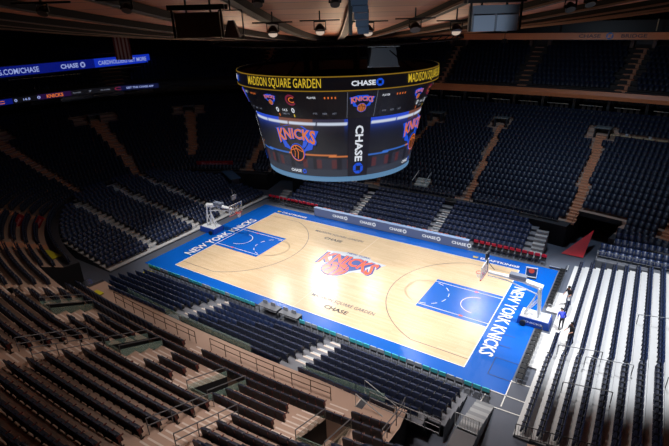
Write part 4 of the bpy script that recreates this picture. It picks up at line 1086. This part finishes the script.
# ================================================================== HANGING RIG
def at(px, py, t):
    d = FW + RT*(px-334.5)/FPX - UP*(py-223)/FPX; return Vector(tuple(CAM+d*t))
FACE = math.atan2(-_sy, -_cy)+PI/2     # local -Y faces the camera side of the hall
def lamp(px, py, t, label, s=.3, lit=True):
    p = at(px, py, t); r = empty('stage_lamp', p, FACE+.0, label=label, category='stage lamp', group='round lamps hung under the timber roof')
    a = MB(); a.tube([(0, .5*s, .9*s), (0, .1*s, .3*s), (0, -.35*s, -.35*s)], [s*.5, s*.95, s], black, 12); a.build('housing', r)
    if lit: a = MB(); a.poly([(s*.85*math.cos(q), -.37*s-s*.85*.70*math.sin(q), -.38*s+s*.85*.70*math.sin(q)) for q in [2*PI*i/14 for i in range(14)]], mat('lamp_lens', rgb(225, 200, 180), .3, emis=.7)); a.build('lens', r)
    a = MB(); top = max(s*1.6, dz(math.hypot(p.x, p.y))-p.z-.05)
    a.tube([(-s*1.1, 0, 0), (-s*1.1, 0, s*1.5), (s*1.1, 0, s*1.5), (s*1.1, 0, 0)], .03, black, 4); a.tube([(0, 0, s*1.5), (0, 0, top)], .03, black, 4); a.box((0, 0, s*1.7), (1.3, .04, .04), black); a.build('yoke', r)
for i, (x_, y_) in enumerate(((273, 32), (320, 30), (368, 31), (415, 28), (456, 30), (505, 27))):
    lamp(x_, y_, 15.5, 'round black stage lamp with pale lens under the roof, %s from left' % ordw(i+1), .17, i in (0, 2, 4, 1))
for i, (x_, y_) in enumerate(((43, 12), (127, 9), (258, 3), (335, 3), (590, 3), (570, 8))):
    lamp(x_, y_, 10.5, 'small dark rig light near the top edge, %s from left' % ordw([1, 2, 3, 4, 6, 5][i]), .11, False)
def cabinet(px, py, t, w_, h_, d_, m, label, nm='speaker_array', panels=0, rot=0, lightm=None):
    p = at(px, py, t); r = empty(nm, p, FACE+rot, label=label, category='speaker array')
    a = MB(); a.box((0, 0, 0), (w_, d_, h_), m, top=(1.0, 1)); a.build('cabinet', r)
    top = dz(math.hypot(p.x, p.y))-p.z
    a = MB()
    for x_ in (-w_/2-.05, w_/2+.05):
        a.tube([(x_, -d_/2, h_/2+.15), (x_, -d_/2, -h_/2)], .035, black, 4); a.tube([(x_*.5, 0, h_/2), (x_*.5, 0, max(top, h_/2+.2))], .03, black, 4)
    a.box((0, -d_/2, h_/2+.12), (w_+.3, .12, .12), black); a.box((0, d_/2, h_/2+.12), (w_+.3, .12, .12), black); a.build('hanging_frame', r)
    for i in range(panels):
        a = MB(); ww = w_/panels; a.box((-w_/2+ww*(i+.5), -d_/2-.03, -.12), (ww*.9, .05, h_*.62), lightm or sg); a.build('front_panel', r)
    return r
olive = mat('olive_scrim', rgb(86, 74, 46), .4, noise=.5, scale=.9)
cabinet(200, 25, 12.5, 1.15, .6, .45, olive, 'brownish scrim covered speaker box hanging left of centre under roof')
cabinet(493, 18, 12.5, 1.2, .62, .4, sg, 'large pale grey two-panel speaker box hanging right of centre', panels=2, lightm=mat('speaker_pale', rgb(165, 180, 200), .35))
r = empty('hanging_projector', at(232, 29, 12.5), FACE, label='grey tapered projector housing in a black frame left of centre', category='projector')
a = MB(); a.box((0, 0, .0), (.4, .35, .42), sg, top=(.35, .5)); a.build('housing', r)
a = MB(); a.tube([(-.3, 0, -.25), (-.3, 0, .45), (.3, 0, .45), (.3, 0, -.25)], .025, black, 4); a.tube([(0, 0, .45), (0, 0, 1.0)], .025, black, 4); a.build('frame', r)
# central blue grey line array
r = empty('line_array', at(359, 14, 11), FACE, label='curved blue-grey line array of stacked speakers hanging at top centre', category='line array')
lm = mat('array_grey', rgb(96, 112, 135), .3, .3)
for i in range(6):
    a = MB(); a.box((.02*i-.02, -.03*i, .40-.15*i), (.40-.03*i, .28, .145), lm, top=(1.05, 1)); a.build('speaker_module', r)
a = MB(); a.box((-.2, 0, .0), (.08, .2, .9), black); a.tube([(0, 0, .4), (0, 0, .9)], .04, black, 5); a.build('hanging_bracket', r)
# rig lamps that light the court
for i, p in enumerate(RIG):
    r = empty('court_lamp', (p[0], p[1], p[2]+.35), 0, label='black court floodlight hanging beyond the scoreboard, %s from left' % ordw((2, 1, 3, 4, 5)[i]), category='floodlight', group='floodlights beyond the scoreboard')
    a = MB(); a.box((0, 0, .1), (.7, .7, .4), black, top=(.6, .6)); a.build('housing', r)
    a = MB(); a.tube([(0, 0, .3), (0, 0, dz(math.hypot(p[0], p[1]))-p[2]-.35)], .04, black, 4); a.build('hanger', r)
# banner with vertical stripes
p = at(122, 46, 60); r = empty('striped_flag', p, FACE, label='dim flag with vertical red and white stripes hanging over the left stand', category='flag')
a = MB(); w_ = 2.1
for i in range(9):
    mm = mat('flag_red', rgb(120, 44, 36), .7) if i % 2 == 0 else mat('flag_white', rgb(190, 160, 150), .7)
    a.box((-w_/2+w_/9*(i+.5), .03*math.sin(i*1.3), 0), (w_/9, .04, 3.3), mm)
a.build('cloth', r); a = MB(); a.tube([(-1.2, 0, 1.7), (1.2, 0, 1.7)], .05, black, 5); a.tube([(0, 0, 1.7), (0, 0, dz(math.hypot(p.x, p.y))-p.z)], .03, black, 4); a.build('pole', r)

# ================================================================== PEOPLE
def person(loc, rz, top_c, leg_c, hair_c, lean, label, arm_fwd=.5):
    r = empty('person', loc, rz, label=label, category='person')
    me = bpy.data.meshes.new('body'); V = []; E = []; Rr = []
    def v(x, y, z, ra, par=None):
        V.append((x, y, z)); Rr.append(ra); i = len(V)-1
        if par is not None: E.append((par, i))
        return i
    L = lambda h: 0
    def bend(p):                                # everything above the hips turns forward about them
        x, y, z = p
        if z <= .95: return p
        return (x, y*math.cos(lean)+(z-.95)*math.sin(lean), .95+(z-.95)*math.cos(lean)-y*math.sin(lean))
    pel = v(0, 0, .96, .15); wst = v(0, L(1.12), 1.12, .135, pel); ch = v(0, L(1.32), 1.33, .165, wst); nk = v(0, L(1.5), 1.5, .06, ch); hd = v(0, L(1.58)+.02, 1.6, .095, nk); hd2 = v(0, L(1.66)+.02, 1.7, .095, hd)
    for s in (-1, 1):
        hip = v(s*.1, 0, .9, .1, pel); kn = v(s*.12, .05+.06*s, .5, .062, hip); an = v(s*.13, -.02+.1*s, .09, .042, kn); v(s*.14, .16+.1*s, .05, .04, an)
        sh = v(s*.2, L(1.42), 1.43, .065, ch); el = v(s*.27, L(1.2)+.08, 1.16, .045, sh); wr = v(s*.22, L(1.1)+.12+arm_fwd*.4, 1.08+arm_fwd*.15, .03, el); pm = v(s*.21, L(1.1)+.2+arm_fwd*.4, 1.08+arm_fwd*.15, .03, wr)
        for fi in range(4): a1 = v(s*.21+(fi-1.5)*.022, L(1.1)+.25+arm_fwd*.4, 1.07+arm_fwd*.15, .009, pm); v(s*.21+(fi-1.5)*.024, L(1.1)+.29+arm_fwd*.4-.008*abs(fi-1), 1.04+arm_fwd*.15, .008, a1)
        v(s*.21-s*.05, L(1.1)+.21+arm_fwd*.4, 1.07+arm_fwd*.15, .01, pm)
    me.from_pydata([bend(p) for p in V], E, []); ob = bpy.data.objects.new('body', me); C.objects.link(ob)
    md = ob.modifiers.new('s', 'SKIN'); ob.modifiers.new('d', 'SUBSURF').levels = 1
    for i, sv in enumerate(me.skin_vertices[0].data): sv.radius = (Rr[i], Rr[i]); sv.use_root = (i == 0)
    dg = bpy.context.evaluated_depsgraph_get(); dg.update(); m3 = bpy.data.meshes.new_from_object(ob.evaluated_get(dg)); bpy.data.objects.remove(ob)
    skin = mat('skin', rgb(190, 140, 115), .6); m3.materials.clear()
    for m in (skin, top_c, leg_c, black): m3.materials.append(m)
    for p_ in m3.polygons:
        c = p_.center; i = 1; yy, zz = c.y, c.z-.95
        c = Vector((c.x, yy*math.cos(lean)-zz*math.sin(lean), .95+zz*math.cos(lean)+yy*math.sin(lean))) if (c.z > .9 or c.y > .3) else c
        if c.z > 1.5: i = 0
        elif c.y > L(1.1)+.16 and abs(c.x) > .12 and c.z < 1.3 and c.z > .95: i = 0
        elif c.z < .1: i = 3
        elif c.z < .98 and abs(c.x) < .3: i = 2
        p_.material_index = i; p_.use_smooth = True
    m3.name = 'body'; mesh_obj('body', m3, r)
    a = MB(); yh = L(1.66)+.0
    for j in range(5):
        for i in range(12):
            def q(i, j): t = 2*PI*i/12; ph = -.35+(PI/2+.35)*j/5; return (.115*math.cos(t)*math.cos(ph), yh-.02+.125*math.sin(t)*math.cos(ph)-(.02 if j < 2 else 0), 1.69+.125*math.sin(ph))
            if j < 2 and q(i, j)[1] > yh+.05: continue
            a.poly([bend(v_) for v_ in (q(i, j), q(i+1, j), q(i+1, j+1), q(i, j+1))], hair_c)
    a.build('hair', r)
    a = MB()
    for s in (-1, 1): a.box(bend((s*.035, yh+.125, 1.655)), (.025, .012, .012), black)
    a.build('eyes', r)
    a = MB(); a.box(bend((0, yh+.13, 1.615)), (.022, .03, .04), skin); a.build('nose', r)
    a = MB(); a.box(bend((0, yh+.118, 1.575)), (.05, .012, .01), mat('lips', rgb(150, 80, 75), .5)); a.build('mouth', r)
    return r
hairm = mat('hair_black', rgb(18, 16, 16), .5)
person((19.0, 3.5, .2), 2.6, mat('top_black', rgb(24, 24, 28), .7), mat('jeans_pale', rgb(170, 178, 196), .7), hairm, .35, 'person in black top and pale trousers standing beside the right end seats')
person((19.05, -.3, .2), .3, mat('top_blue', rgb(18, 50, 190), .6), mat('trousers_dark', rgb(40, 42, 52), .7), hairm, 1.0, 'person in royal blue shirt bending over behind the right hoop base')
person((19.9, -1.9, .36), 2.4, mat('top_dark', rgb(34, 36, 42), .7), mat('trousers_dark', rgb(40, 42, 52), .7), hairm, .2, 'person in dark clothes among seats beside the blue-shirted person')
